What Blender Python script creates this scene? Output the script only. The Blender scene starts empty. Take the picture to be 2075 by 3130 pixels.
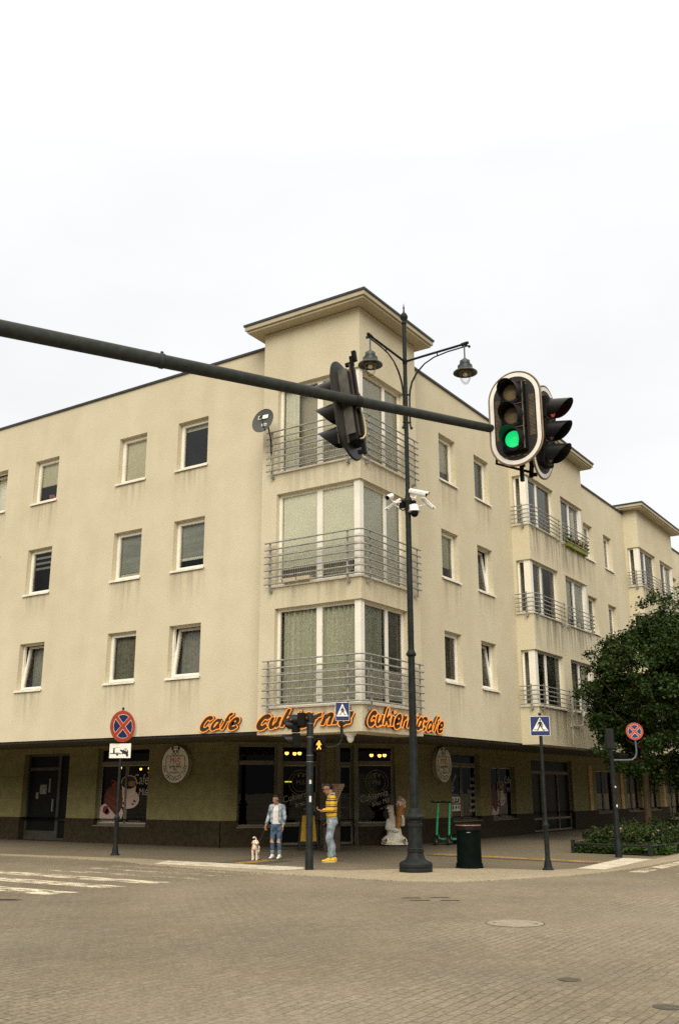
import bpy, bmesh, math, random
from mathutils import Vector, Matrix, noise
import numpy as np
random.seed(7)
R = math.radians
scene = bpy.context.scene
C = scene.collection

# ------------------------------------------------------------------ camera
cam_d = bpy.data.cameras.new('camera')
cam = bpy.data.objects.new('camera', cam_d); C.objects.link(cam)
cam_d.sensor_fit = 'VERTICAL'; cam_d.sensor_height = 36.0; cam_d.lens = 2990.14 / 3130 * 36
cam_d.clip_start = 0.05; cam_d.clip_end = 2000
_p, _y, _r = R(15.884), R(33.5426), R(-0.103)
_fw = Vector((-math.sin(_y)*math.cos(_p), math.cos(_y)*math.cos(_p), math.sin(_p)))
_r0 = Vector((math.cos(_y), math.sin(_y), 0)); _u0 = _r0.cross(_fw)
_rt = _r0*math.cos(_r) + _u0*math.sin(_r); _up = _u0*math.cos(_r) - _r0*math.sin(_r)
cam.matrix_world = Matrix(((_rt.x, _up.x, -_fw.x, 12.204), (_rt.y, _up.y, -_fw.y, -18.889), (_rt.z, _up.z, -_fw.z, 1.55), (0, 0, 0, 1)))
scene.camera = cam

# ------------------------------------------------------------------ sky, sun, exposure
world = bpy.data.worlds.new("World"); scene.world = world; world.use_nodes = True
SUN_EL, SUN_AZ = R(33), R(148)          # azimuth clockwise from +Y
def build_world():
    nt = world.node_tree; nt.nodes.clear(); N = nt.nodes.new; L = nt.links.new
    out = N('ShaderNodeOutputWorld'); bg = N('ShaderNodeBackground'); bg.inputs['Strength'].default_value = 0.1
    sky = N('ShaderNodeTexSky'); sky.sky_type = 'NISHITA'; sky.sun_disc = False
    sky.sun_elevation = SUN_EL; sky.sun_rotation = SUN_AZ; sky.dust_density = 3
    tc = N('ShaderNodeTexCoord'); sep = N('ShaderNodeSeparateXYZ'); L(tc.outputs['Generated'], sep.inputs[0])
    rp = N('ShaderNodeValToRGB'); L(sep.outputs['Z'], rp.inputs[0])      # overcast: bright towards the zenith
    e = rp.color_ramp.elements
    e[0].position = 0.0; e[0].color = (8.7/25, 8.9/25, 9.1/25, 1)
    e[1].position = 1.0; e[1].color = (1, 22.5/25, 18.5/25, 1)
    m = rp.color_ramp.elements.new(0.22); m.color = (9.55/25, 9.65/25, 9.68/25, 1)
    m = rp.color_ramp.elements.new(0.58); m.color = (9.65/25, 9.82/25, 9.9/25, 1)
    sc = N('ShaderNodeVectorMath'); sc.operation = 'SCALE'; L(rp.outputs[0], sc.inputs[0]); sc.inputs[3].default_value = 25
    mp = N('ShaderNodeMapping'); mp.inputs['Scale'].default_value = (1, 1, 2.2); L(tc.outputs['Generated'], mp.inputs[0])
    nz = N('ShaderNodeTexNoise'); nz.inputs['Scale'].default_value = 2.3; nz.inputs['Detail'].default_value = 5; nz.inputs['Roughness'].default_value = .5
    L(mp.outputs[0], nz.inputs['Vector'])
    mr = N('ShaderNodeMapRange'); L(nz.outputs['Fac'], mr.inputs['Value'])
    mr.inputs['From Min'].default_value = .3; mr.inputs['From Max'].default_value = .7
    mr.inputs['To Min'].default_value = .93; mr.inputs['To Max'].default_value = 1.06
    ml = N('ShaderNodeVectorMath'); ml.operation = 'SCALE'; L(sc.outputs[0], ml.inputs[0]); L(mr.outputs[0], ml.inputs[3])
    mx = N('ShaderNodeMixRGB'); mx.inputs[0].default_value = 0.06; L(ml.outputs[0], mx.inputs[1]); L(sky.outputs[0], mx.inputs[2])
    # added dark band in the unseen low sky, dims ground floor and glass reflections
    dt = N('ShaderNodeVectorMath'); dt.operation = 'DOT_PRODUCT'; L(tc.outputs['Generated'], dt.inputs[0]); dt.inputs[1].default_value = (.55, -.835, 0)
    m1 = N('ShaderNodeMapRange'); m1.interpolation_type = 'SMOOTHSTEP'; L(dt.outputs['Value'], m1.inputs['Value']); m1.inputs['From Min'].default_value = -.86; m1.inputs['From Max'].default_value = -.68
    m2 = N('ShaderNodeMapRange'); m2.interpolation_type = 'SMOOTHSTEP'; L(sep.outputs['Z'], m2.inputs['Value']); m2.inputs['From Min'].default_value = .13; m2.inputs['From Max'].default_value = .36; m2.inputs['To Min'].default_value = .88; m2.inputs['To Max'].default_value = 0
    mm = N('ShaderNodeMath'); mm.operation = 'MULTIPLY'; L(m1.outputs[0], mm.inputs[0]); L(m2.outputs[0], mm.inputs[1])
    iv = N('ShaderNodeMath'); iv.operation = 'SUBTRACT'; iv.inputs[0].default_value = 1; L(mm.outputs[0], iv.inputs[1])
    fin = N('ShaderNodeVectorMath'); fin.operation = 'SCALE'; L(mx.outputs[0], fin.inputs[0]); L(iv.outputs[0], fin.inputs[3])
    L(fin.outputs[0], bg.inputs['Color']); L(bg.outputs[0], out.inputs['Surface'])
build_world()
sun_d = bpy.data.lights.new('sun', 'SUN'); sun_d.energy = 2.55; sun_d.angle = R(42); sun_d.color = (1, .925, .775)
sun = bpy.data.objects.new('sun', sun_d); C.objects.link(sun)
_sd = Vector((math.sin(SUN_AZ)*math.cos(SUN_EL), math.cos(SUN_AZ)*math.cos(SUN_EL), math.sin(SUN_EL)))
sun.rotation_euler = _sd.to_track_quat('Z', 'Y').to_euler(); sun.location = (10, -30, 40)
vs = scene.view_settings
scene.display_settings.display_device = 'sRGB'
vs.view_transform = 'Standard'; vs.look = 'None'; vs.exposure = 0.08; vs.gamma = 1.0; vs.use_curve_mapping = False
scene.cycles.use_denoising = False
scene.cycles.max_bounces = 8; scene.cycles.transparent_max_bounces = 12
scene.cycles.use_adaptive_sampling = True

# ------------------------------------------------------------------ materials
MATS = {}
def _new(name):
    m = bpy.data.materials.new(name); m.use_nodes = True; nt = m.node_tree
    return m, nt, nt.nodes['Principled BSDF']
def mat(name, col, rough=.6, var=.12, scale=6.0, bump=0.0, metal=0.0, spec=.4, emit=None, es=0.0, detail=4, col2=None, stretch=None):
    """procedural: two-tone noise over a base colour with optional bump"""
    if name in MATS: return MATS[name]
    m, nt, b = _new(name); N = nt.nodes.new; L = nt.links.new
    tc = N('ShaderNodeTexCoord'); vec = tc.outputs['Object']
    if stretch:
        mp = N('ShaderNodeMapping'); mp.inputs['Scale'].default_value = stretch; L(vec, mp.inputs[0]); vec = mp.outputs[0]
    nz = N('ShaderNodeTexNoise'); nz.inputs['Scale'].default_value = scale; nz.inputs['Detail'].default_value = detail
    L(vec, nz.inputs['Vector'])
    rp = N('ShaderNodeValToRGB'); L(nz.outputs['Fac'], rp.inputs[0])
    lo = tuple(c*(1-var) for c in col); hi = tuple(min(1, c*(1+var)) for c in (col2 or col))
    rp.color_ramp.elements[0].position = .32; rp.color_ramp.elements[1].position = .68
    rp.color_ramp.elements[0].color = (*lo, 1); rp.color_ramp.elements[1].color = (*hi, 1)
    L(rp.outputs[0], b.inputs['Base Color'])
    b.inputs['Roughness'].default_value = rough; b.inputs['Metallic'].default_value = metal
    b.inputs['Specular IOR Level'].default_value = spec
    if bump:
        bp = N('ShaderNodeBump'); bp.inputs['Strength'].default_value = bump; bp.inputs['Distance'].default_value = .01
        n2 = N('ShaderNodeTexNoise'); n2.inputs['Scale'].default_value = scale*6; L(vec, n2.inputs['Vector'])
        L(n2.outputs['Fac'], bp.inputs['Height']); L(bp.outputs[0], b.inputs['Normal'])
    if emit:
        b.inputs['Emission Color'].default_value = (*emit, 1); b.inputs['Emission Strength'].default_value = es
    MATS[name] = m; return m

def mat_stucco():
    m, nt, b = _new('cream stucco'); N = nt.nodes.new; L = nt.links.new
    tc = N('ShaderNodeTexCoord')
    def nz(scale, st=(1, 1, 1), det=4):
        mp = N('ShaderNodeMapping'); mp.inputs['Scale'].default_value = st; L(tc.outputs['Object'], mp.inputs[0])
        n = N('ShaderNodeTexNoise'); n.inputs['Scale'].default_value = scale; n.inputs['Detail'].default_value = det
        L(mp.outputs[0], n.inputs['Vector']); return n.outputs['Fac']
    def ramp(f, a, c, p0=.3, p1=.7):
        r = N('ShaderNodeValToRGB'); L(f, r.inputs[0]); e = r.color_ramp.elements
        e[0].position = p0; e[1].position = p1; e[0].color = (*a, 1); e[1].color = (*c, 1); return r.outputs[0]
    base = ramp(nz(.22), (.635, .575, .42), (.70, .64, .483))
    grain = ramp(nz(38, det=2), (.80, .79, .765), (1, 1, 1))
    streak = ramp(nz(1.0, (1.7, 1.7, .22), 6), (.955, .945, .925), (1, 1, 1), .3, .62)
    blot = ramp(nz(1.4), (.955, .945, .93), (1, 1, 1), .35, .6)
    def mul(a, c):
        x = N('ShaderNodeMixRGB'); x.blend_type = 'MULTIPLY'; x.inputs[0].default_value = 1; L(a, x.inputs[1]); L(c, x.inputs[2]); return x.outputs[0]
    L(mul(mul(mul(base, grain), streak), blot), b.inputs['Base Color'])
    b.inputs['Roughness'].default_value = .93; b.inputs['Specular IOR Level'].default_value = .15
    bp = N('ShaderNodeBump'); bp.inputs['Strength'].default_value = .5; bp.inputs['Distance'].default_value = .012
    L(nz(55, det=3), bp.inputs['Height']); L(bp.outputs[0], b.inputs['Normal'])
    return m

def mat_stain():
    """run-off dirt below sills: a translucent film, thick at the sill and fraying downward (mesh is a thin sheet on the wall)"""
    m, nt, b = _new('run-off dirt'); N = nt.nodes.new; L = nt.links.new
    tc = N('ShaderNodeTexCoord'); mp = N('ShaderNodeMapping'); mp.inputs['Scale'].default_value = (7, 7, .5); L(tc.outputs['Object'], mp.inputs[0])
    n = N('ShaderNodeTexNoise'); n.inputs['Scale'].default_value = 1.0; n.inputs['Detail'].default_value = 6; L(mp.outputs[0], n.inputs['Vector'])
    r = N('ShaderNodeValToRGB'); L(n.outputs['Fac'], r.inputs[0]); r.color_ramp.elements[0].position = .42; r.color_ramp.elements[1].position = .8
    r.color_ramp.elements[0].color = (0, 0, 0, 1); r.color_ramp.elements[1].color = (.36, .36, .36, 1)
    at = N('ShaderNodeAttribute'); at.attribute_name = 'fade'
    mu = N('ShaderNodeMath'); mu.operation = 'MULTIPLY'; L(r.outputs[0], mu.inputs[0]); L(at.outputs['Fac'], mu.inputs[1])
    b.inputs['Base Color'].default_value = (.12, .095, .06, 1); b.inputs['Roughness'].default_value = .95
    L(mu.outputs[0], b.inputs['Alpha'])
    return m

def mat_glass(name='window glass', tint=(.95, .97, .94), rough=.0, refl=1.0, fk=1.0):
    m = bpy.data.materials.new(name); m.use_nodes = True; nt = m.node_tree; nt.nodes.clear(); N = nt.nodes.new; L = nt.links.new
    out = N('ShaderNodeOutputMaterial'); mix = N('ShaderNodeMixShader'); tr = N('ShaderNodeBsdfTransparent'); gl = N('ShaderNodeBsdfGlossy')
    tr.inputs[0].default_value = (*tint, 1); gl.inputs['Roughness'].default_value = rough; gl.inputs['Color'].default_value = (refl, refl, refl, 1)
    fr = N('ShaderNodeFresnel'); fr.inputs['IOR'].default_value = 1.45
    tc = N('ShaderNodeTexCoord'); nz = N('ShaderNodeTexNoise'); nz.inputs['Scale'].default_value = 1.3; L(tc.outputs['Object'], nz.inputs['Vector'])
    bp = N('ShaderNodeBump'); bp.inputs['Strength'].default_value = .012; bp.inputs['Distance'].default_value = .05; L(nz.outputs['Fac'], bp.inputs['Height'])
    L(bp.outputs[0], gl.inputs['Normal'])
    fm = N('ShaderNodeMath'); fm.operation = 'MULTIPLY'; fm.inputs[1].default_value = fk; L(fr.outputs[0], fm.inputs[0]); L(fm.outputs[0], mix.inputs[0]); L(tr.outputs[0], mix.inputs[1]); L(gl.outputs[0], mix.inputs[2]); L(mix.outputs[0], out.inputs[0])
    return m

def mat_pavers(name, c1, c2, mortar, bw, bh, size, rotz=0, mvar=.3, bump=.5, dirt=.25):
    m, nt, b = _new(name); N = nt.nodes.new; L = nt.links.new
    tc = N('ShaderNodeTexCoord'); mp = N('ShaderNodeMapping'); mp.inputs['Rotation'].default_value = (0, 0, rotz); L(tc.outputs['Object'], mp.inputs[0])
    wob = N('ShaderNodeTexNoise'); wob.inputs['Scale'].default_value = .8; wob.inputs['Detail'].default_value = 3; L(mp.outputs[0], wob.inputs['Vector'])
    ad = N('ShaderNodeVectorMath'); ad.operation = 'MULTIPLY_ADD'; ad.inputs[1].default_value = (.17, .17, 0); L(wob.outputs['Color'], ad.inputs[0]); L(mp.outputs[0], ad.inputs[2])
    br = N('ShaderNodeTexBrick'); L(ad.outputs[0], br.inputs['Vector'])
    br.inputs['Scale'].default_value = 1; br.inputs['Brick Width'].default_value = bw; br.inputs['Row Height'].default_value = bh
    br.inputs['Mortar Size'].default_value = size; br.inputs['Mortar Smooth'].default_value = .3; br.inputs['Bias'].default_value = 0
    br.inputs['Color1'].default_value = (*c1, 1); br.inputs['Color2'].default_value = (*c2, 1)
    # joints: sand-filled light in places, dark in others
    jn = N('ShaderNodeTexNoise'); jn.inputs['Scale'].default_value = .55; jn.inputs['Detail'].default_value = 5; L(tc.outputs['Object'], jn.inputs['Vector'])
    jr = N('ShaderNodeValToRGB'); L(jn.outputs['Fac'], jr.inputs[0]); jr.color_ramp.elements[0].position = .4; jr.color_ramp.elements[1].position = .62
    jr.color_ramp.elements[0].color = (*[c*.45 for c in mortar], 1); jr.color_ramp.elements[1].color = (mortar[0]*1.45, mortar[1]*1.2, mortar[2]*.85, 1)
    L(jr.outputs[0], br.inputs['Mortar'])
    big = N('ShaderNodeTexNoise'); big.inputs['Scale'].default_value = .16; big.inputs['Detail'].default_value = 6; big.inputs['Roughness'].default_value = .6; L(tc.outputs['Object'], big.inputs['Vector'])
    rr = N('ShaderNodeValToRGB'); L(big.outputs['Fac'], rr.inputs[0]); rr.color_ramp.elements[0].position = .33; rr.color_ramp.elements[1].position = .66
    rr.color_ramp.elements[0].color = (1-dirt, 1-dirt, 1-dirt*1.05, 1); rr.color_ramp.elements[1].color = (1, 1, 1, 1)
    fine = N('ShaderNodeTexNoise'); fine.inputs['Scale'].default_value = 26; fine.inputs['Detail'].default_value = 3; L(tc.outputs['Object'], fine.inputs['Vector'])
    fr = N('ShaderNodeValToRGB'); L(fine.outputs['Fac'], fr.inputs[0]); fr.color_ramp.elements[0].position = .3; fr.color_ramp.elements[1].position = .7
    fr.color_ramp.elements[0].color = (1-mvar, 1-mvar, 1-mvar, 1); fr.color_ramp.elements[1].color = (1, 1, 1, 1)
    vis = N('ShaderNodeTexNoise'); vis.inputs['Scale'].default_value = .42; vis.inputs['Detail'].default_value = 7; vis.inputs['Roughness'].default_value = .7; L(mp.outputs[0], vis.inputs['Vector'])
    vr = N('ShaderNodeMapRange'); L(vis.outputs['Fac'], vr.inputs['Value']); vr.inputs['From Min'].default_value = .36; vr.inputs['From Max'].default_value = .62; vr.inputs['To Min'].default_value = .62; vr.inputs['To Max'].default_value = .0
    pl = N('ShaderNodeMixRGB'); L(vr.outputs[0], pl.inputs[0]); L(br.outputs['Color'], pl.inputs[1]); pl.inputs[2].default_value = (*[(a+b)/2*.98 for a, b in zip(c1, c2)], 1)
    gr = N('ShaderNodeTexNoise'); gr.inputs['Scale'].default_value = 75; gr.inputs['Detail'].default_value = 2; L(tc.outputs['Object'], gr.inputs['Vector'])
    gm = N('ShaderNodeMapRange'); L(gr.outputs['Fac'], gm.inputs['Value']); gm.inputs['From Min'].default_value = .3; gm.inputs['From Max'].default_value = .7; gm.inputs['To Min'].default_value = .80; gm.inputs['To Max'].default_value = 1.16
    gs = N('ShaderNodeVectorMath'); gs.operation = 'SCALE'; L(pl.outputs[0], gs.inputs[0]); L(gm.outputs[0], gs.inputs[3])
    x1 = N('ShaderNodeMixRGB'); x1.blend_type = 'MULTIPLY'; x1.inputs[0].default_value = 1; L(gs.outputs[0], x1.inputs[1]); L(rr.outputs[0], x1.inputs[2])
    x2 = N('ShaderNodeMixRGB'); x2.blend_type = 'MULTIPLY'; x2.inputs[0].default_value = 1; L(x1.outputs[0], x2.inputs[1]); L(fr.outputs[0], x2.inputs[2])
    L(x2.outputs[0], b.inputs['Base Color']); b.inputs['Roughness'].default_value = .85; b.inputs['Specular IOR Level'].default_value = .25
    inv = N('ShaderNodeMath'); inv.operation = 'MULTIPLY_ADD'; inv.inputs[1].default_value = -1; L(br.outputs['Fac'], inv.inputs[0]); L(fine.outputs['Fac'], inv.inputs[2])
    bp = N('ShaderNodeBump'); bp.inputs['Strength'].default_value = bump; bp.inputs['Distance'].default_value = .008; L(inv.outputs[0], bp.inputs['Height']); L(bp.outputs[0], b.inputs['Normal'])
    return m

def mat_paint(name, col, under, wear=.5, scale=3.0):
    """worn road paint: chips of the surface under it show through"""
    m, nt, b = _new(name); N = nt.nodes.new; L = nt.links.new
    tc = N('ShaderNodeTexCoord'); mp = N('ShaderNodeMapping'); mp.inputs['Scale'].default_value = (.5, 1.6, 1); L(tc.outputs['Object'], mp.inputs[0])
    n = N('ShaderNodeTexNoise'); n.inputs['Scale'].default_value = scale; n.inputs['Detail'].default_value = 7; n.inputs['Roughness'].default_value = .68; L(mp.outputs[0], n.inputs['Vector'])
    r = N('ShaderNodeValToRGB'); L(n.outputs['Fac'], r.inputs[0]); r.color_ramp.elements[0].position = wear-.06; r.color_ramp.elements[1].position = wear+.06
    r.color_ramp.elements[0].color = (0, 0, 0, 1); r.color_ramp.elements[1].color = (.94, .94, .94, 1)
    L(r.outputs[0], b.inputs['Alpha']); b.inputs['Roughness'].default_value = .85; b.inputs['Specular IOR Level'].default_value = .2
    n2 = N('ShaderNodeTexNoise'); n2.inputs['Scale'].default_value = 5; n2.inputs['Detail'].default_value = 6; L(tc.outputs['Object'], n2.inputs['Vector'])
    r2 = N('ShaderNodeValToRGB'); L(n2.outputs['Fac'], r2.inputs[0]); r2.color_ramp.elements[0].position = .35; r2.color_ramp.elements[1].position = .65
    r2.color_ramp.elements[0].color = (*[c*.78 for c in col], 1); r2.color_ramp.elements[1].color = (*col, 1); L(r2.outputs[0], b.inputs['Base Color'])
    return m

def mat_leaf(name, dark, light):
    m, nt, b = _new(name); N = nt.nodes.new; L = nt.links.new
    g = N('ShaderNodeNewGeometry'); r = N('ShaderNodeValToRGB'); L(g.outputs['Random Per Island'], r.inputs[0])
    r.color_ramp.elements[0].color = (*dark, 1); r.color_ramp.elements[1].color = (*light, 1)
    L(r.outputs[0], b.inputs['Base Color']); b.inputs['Roughness'].default_value = .6; b.inputs['Specular IOR Level'].default_value = .15
    return m

def mat_stripes():
    m, nt, b = _new('yellow and black knit'); N = nt.nodes.new; L = nt.links.new
    tc = N('ShaderNodeTexCoord'); sp = N('ShaderNodeSeparateXYZ'); L(tc.outputs['Object'], sp.inputs[0])
    nz = N('ShaderNodeTexNoise'); nz.inputs['Scale'].default_value = 9; L(tc.outputs['Object'], nz.inputs['Vector'])
    ad = N('ShaderNodeMath'); ad.operation = 'MULTIPLY_ADD'; ad.inputs[1].default_value = .035; L(nz.outputs['Fac'], ad.inputs[0]); L(sp.outputs['Z'], ad.inputs[2])
    mu = N('ShaderNodeMath'); mu.operation = 'MULTIPLY'; mu.inputs[1].default_value = 1/.128; L(ad.outputs[0], mu.inputs[0])
    fr = N('ShaderNodeMath'); fr.operation = 'FRACT'; L(mu.outputs[0], fr.inputs[0])
    r = N('ShaderNodeValToRGB'); L(fr.outputs[0], r.inputs[0]); cr = r.color_ramp; cr.interpolation = 'CONSTANT'
    Y, K = (.80, .50, .03, 1), (.015, .014, .012, 1)
    cr.elements[0].position = 0; cr.elements[0].color = Y; cr.elements[1].position = .42; cr.elements[1].color = K
    for ps, c in ((.62, Y), (.76, K), (.86, Y)):
        e = cr.elements.new(ps); e.color = c
    L(r.outputs[0], b.inputs['Base Color']); b.inputs['Roughness'].default_value = .9
    return m

def mat_lens(name, col, emit, es):
    m, nt, b = _new(name); N = nt.nodes.new; L = nt.links.new
    tc = N('ShaderNodeTexCoord'); w = N('ShaderNodeTexWave'); w.bands_direction = 'Z'; w.inputs['Scale'].default_value = 14; w.inputs['Distortion'].default_value = .3
    L(tc.outputs['Object'], w.inputs['Vector'])
    r = N('ShaderNodeValToRGB'); L(w.outputs['Fac'], r.inputs[0])
    r.color_ramp.elements[0].color = (*[c*.6 for c in col], 1); r.color_ramp.elements[1].color = (*col, 1)
    L(r.outputs[0], b.inputs['Base Color']); b.inputs['Roughness'].default_value = .25
    if es:
        r2 = N('ShaderNodeValToRGB'); L(w.outputs['Fac'], r2.inputs[0])
        r2.color_ramp.elements[0].color = (*[c*.65 for c in emit], 1); r2.color_ramp.elements[1].color = (*emit, 1)
        L(r2.outputs[0], b.inputs['Emission Color']); b.inputs['Emission Strength'].default_value = es
    return m

STUCCO = mat_stucco(); STAIN = mat_stain(); GLASS = mat_glass(); SHOPGLASS = mat_glass('shop glass', (.42, .42, .34), fk=.6)
BULBGLASS = mat_glass('clear bulb glass', (.97, .97, .95), fk=.35)
PVC = mat('white window plastic', (.80, .77, .68), .4, .05, 3)
SILL = mat('white metal sill', (.78, .74, .64), .45, .12, 5)
COPING = mat('dark roof metal', (.035, .035, .035), .5, .25, 4)
CORNICE = mat('cornice plaster', (.44, .39, .275), .85, .1, 1.2, .2)
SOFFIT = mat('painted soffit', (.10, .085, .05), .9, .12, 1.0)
RAIL = mat('galvanised railing paint', (.26, .26, .25), .45, .25, 7, metal=.25, col2=(.30, .295, .27))
GRILLE = mat('pale thin bars', (.45, .43, .36), .5, .15, 8)
BLIND = mat('beige roller blind', (.68, .63, .45), .8, .06, 2)
BLINDW = mat('pale roller blind', (.86, .83, .69), .8, .05, 1.4)
BLINDG = mat('grey pleated blind', (.34, .35, .31), .8, .16, 1.0, stretch=(1, 1, 9))
CURTAIN = mat('lace curtain', (.60, .59, .46), .9, .16, 22, col2=(.66, .65, .52))
CURTAIND = mat('dark net curtain', (.25, .24, .18), .9, .25, 12)
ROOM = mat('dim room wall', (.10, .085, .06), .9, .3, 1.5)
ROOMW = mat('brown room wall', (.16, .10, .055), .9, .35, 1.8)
STONE = mat('olive stone cladding', (.205, .182, .080), .85, .14, 5, .25, detail=6, spec=.12)
STONEJ = mat('stone joint', (.13, .115, .06), .9, .1, 5)
PLINTH = mat('dark granite plinth', (.040, .031, .018), .75, .3, 9, .1, spec=.08)
SHOPFRAME = mat('taupe aluminium frame', (.19, .165, .12), .6, .12, 4, spec=.12)
SHOPLINE = mat('pale window bead', (.45, .42, .34), .5, .1, 4)
DARKGLASS = mat('blacked out pane', (.010, .011, .009), .35, .2, 2, spec=.06)
POLE = mat('dark green-grey pole paint', (.016, .019, .019), .55, .3, 9, .08, spec=.14)
ARM = mat('mast grey paint', (.033, .038, .035), .6, .2, 12, .15, spec=.15)
BLACK = mat('black plastic', (.006, .006, .006), .55, .25, 8, spec=.10)
BLACKM = mat('black matt', (.010, .010, .010), .7, .3, 8)
VISOR = mat('black visor plastic', (.010, .010, .011), .42, .2, 8, spec=.25)
WHITE = mat('white enamel', (.80, .78, .72), .45, .06, 6)
CAMW = mat('white camera housing', (.80, .79, .75), .4, .05, 8)
OCHRE = mat('dusty housing', (.15, .115, .06), .6, .4, 7)
BLUE = mat('sign blue', (.006, .019, .115), .45, .12, 7)
RED = mat('sign red', (.44, .05, .02), .5, .1, 7)
SIGNBACK = mat('grey sign back', (.25, .26, .26), .5, .1, 6, metal=.4)
LAMPGREEN = mat('lamp shade paint', (.025, .035, .032), .4, .25, 9, spec=.35)
LAMPLID = mat('weathered lamp collar', (.075, .085, .075), .45, .25, 9)
NEON = mat('orange neon tube', (.35, .12, .015), .4, .02, 5, emit=(.88, .27, .025), es=1.0)
LETTER = mat('brown letter box', (.035, .022, .014), .6, .2, 10)
SIGNW = mat('medallion face', (.80, .74, .61), .5, .08, 5)
SIGNSIDE = mat('medallion side', (.34, .29, .19), .6, .1, 5)
INK = mat('black ink', (.015, .014, .014), .6, .1, 9)
INKRED = mat('red ink', (.60, .07, .04), .6, .08, 9)
DECAL = mat('cream vinyl lettering', (.56, .50, .38), .7, .08, 9)
LAMPGLOW = mat('lit lamp', (1, .8, .4), .4, .02, 5, emit=(1.0, .52, .13), es=6)
TUBEGLOW = mat('lit tube', (1, .9, .3), .4, .02, 5, emit=(.95, .85, .12), es=2)
AMBER = mat('amber signal', (1, .5, .05), .4, .02, 5, emit=(1.0, .47, .07), es=1.25)
GREENE = mat('green glint', (.0, .3, .12), .4, .02, 5, emit=(.01, .35, .14), es=.5)

# ------------------------------------------------------------------ mesh builder
class MB:
    def __init__(s): s.v = []; s.f = []
    def add(s, vs, fs):
        o = len(s.v); s.v += [tuple(x) for x in vs]; s.f += [tuple(i+o for i in f) for f in fs]; return s
    def hexa(s, p):   # 8 points: bottom 4 ccw, top 4
        return s.add(p, [(0, 3, 2, 1), (4, 5, 6, 7), (0, 1, 5, 4), (1, 2, 6, 5), (2, 3, 7, 6), (3, 0, 4, 7)])
    def box(s, c, d, M=None):
        x, y, z = [k/2 for k in d]
        p = [Vector((sx*x, sy*y, sz*z)) for sz in (-1, 1) for sx, sy in ((-1, -1), (1, -1), (1, 1), (-1, 1))]
        if M: p = [M @ q for q in p]
        c = Vector(c); return s.hexa([q+c for q in p])
    def quad(s, a, b, c, d): return s.add([a, b, c, d], [(0, 1, 2, 3)])
    def poly(s, pts): return s.add(pts, [tuple(range(len(pts)))])
    def tube(s, path, r, n=10, cap=True, closed=False):
        path = [Vector(q) for q in path]; m = len(path)
        rs = r if isinstance(r, (list, tuple)) else [r]*m
        rings = []; prev = None
        for i, q in enumerate(path):
            if closed: t = path[(i+1) % m]-path[i-1]
            else: t = path[min(i+1, m-1)]-path[max(i-1, 0)]
            t.normalize()
            if prev is None:
                a = Vector((0, 0, 1)) if abs(t.z) < .9 else Vector((1, 0, 0)); u = t.cross(a).normalized()
            else: u = (prev-t*prev.dot(t)).normalized()
            prev = u; w = t.cross(u)
            rings.append([q+(u*math.cos(k*2*math.pi/n)+w*math.sin(k*2*math.pi/n))*rs[i] for k in range(n)])
        vs = [x for rg in rings for x in rg]; fs = []
        for i in range(m if closed else m-1):
            j = (i+1) % m
            for k in range(n):
                k2 = (k+1) % n; fs.append((i*n+k, i*n+k2, j*n+k2, j*n+k))
        if cap and not closed: fs += [tuple(range(n))[::-1], tuple(range((m-1)*n, m*n))]
        return s.add(vs, fs)
    def lathe(s, prof, c=(0, 0, 0), n=24, M=None, flute=0, fn=0):
        c = Vector(c); vs = []
        for r, z in prof:
            for k in range(n):
                a = 2*math.pi*k/n; rr = r*(1-flute*(k % 2)) if fn else r
                q = Vector((rr*math.cos(a), rr*math.sin(a), z)); vs.append((M @ q if M else q)+c)
        fs = []; m = len(prof)
        for i in range(m-1):
            for k in range(n):
                k2 = (k+1) % n; fs.append((i*n+k, i*n+k2, (i+1)*n+k2, (i+1)*n+k))
        fs += [tuple(range(n))[::-1], tuple(range((m-1)*n, m*n))]
        return s.add(vs, fs)
    def ball(s, c, r, n=10, m=7, M=None):
        r = r if isinstance(r, (tuple, list)) else (r, r, r)
        prof = [(max(1e-4, math.sin(math.pi*i/m)), -math.cos(math.pi*i/m)) for i in range(m+1)]
        S = Matrix.Diagonal(Vector(r)); return s.lathe(prof, c, n, (M @ S) if M else S)
    def prism(s, pts, fn, d0, d1):
        """2-D outline pts, fn(a,b,d)->3-D"""
        n = len(pts)
        return s.add([fn(a, b, d0) for a, b in pts]+[fn(a, b, d1) for a, b in pts],
                     [tuple(range(n))[::-1], tuple(range(n, 2*n))]+[(i, (i+1) % n, n+(i+1) % n, n+i) for i in range(n)])
    def build(s, name, m, parent=None, smooth=False, recalc=True, bevel=0):
        me = bpy.data.meshes.new(name); me.from_pydata(s.v, [], s.f); me.update()
        if recalc and len(s.f) < 60000:
            bm = bmesh.new(); bm.from_mesh(me); bmesh.ops.recalc_face_normals(bm, faces=bm.faces); bm.to_mesh(me); bm.free()
        if smooth:
            me.polygons.foreach_set('use_smooth', [True]*len(me.polygons))
            try: me.set_sharp_from_angle(angle=R(40))
            except Exception: pass
        me.materials.append(m)
        o = bpy.data.objects.new(name, me); C.objects.link(o)
        if parent: o.parent = parent
        if bevel:
            bv = o.modifiers.new('bevel', 'BEVEL'); bv.width = bevel; bv.segments = 2; bv.limit_method = 'ANGLE'
        return o

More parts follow.
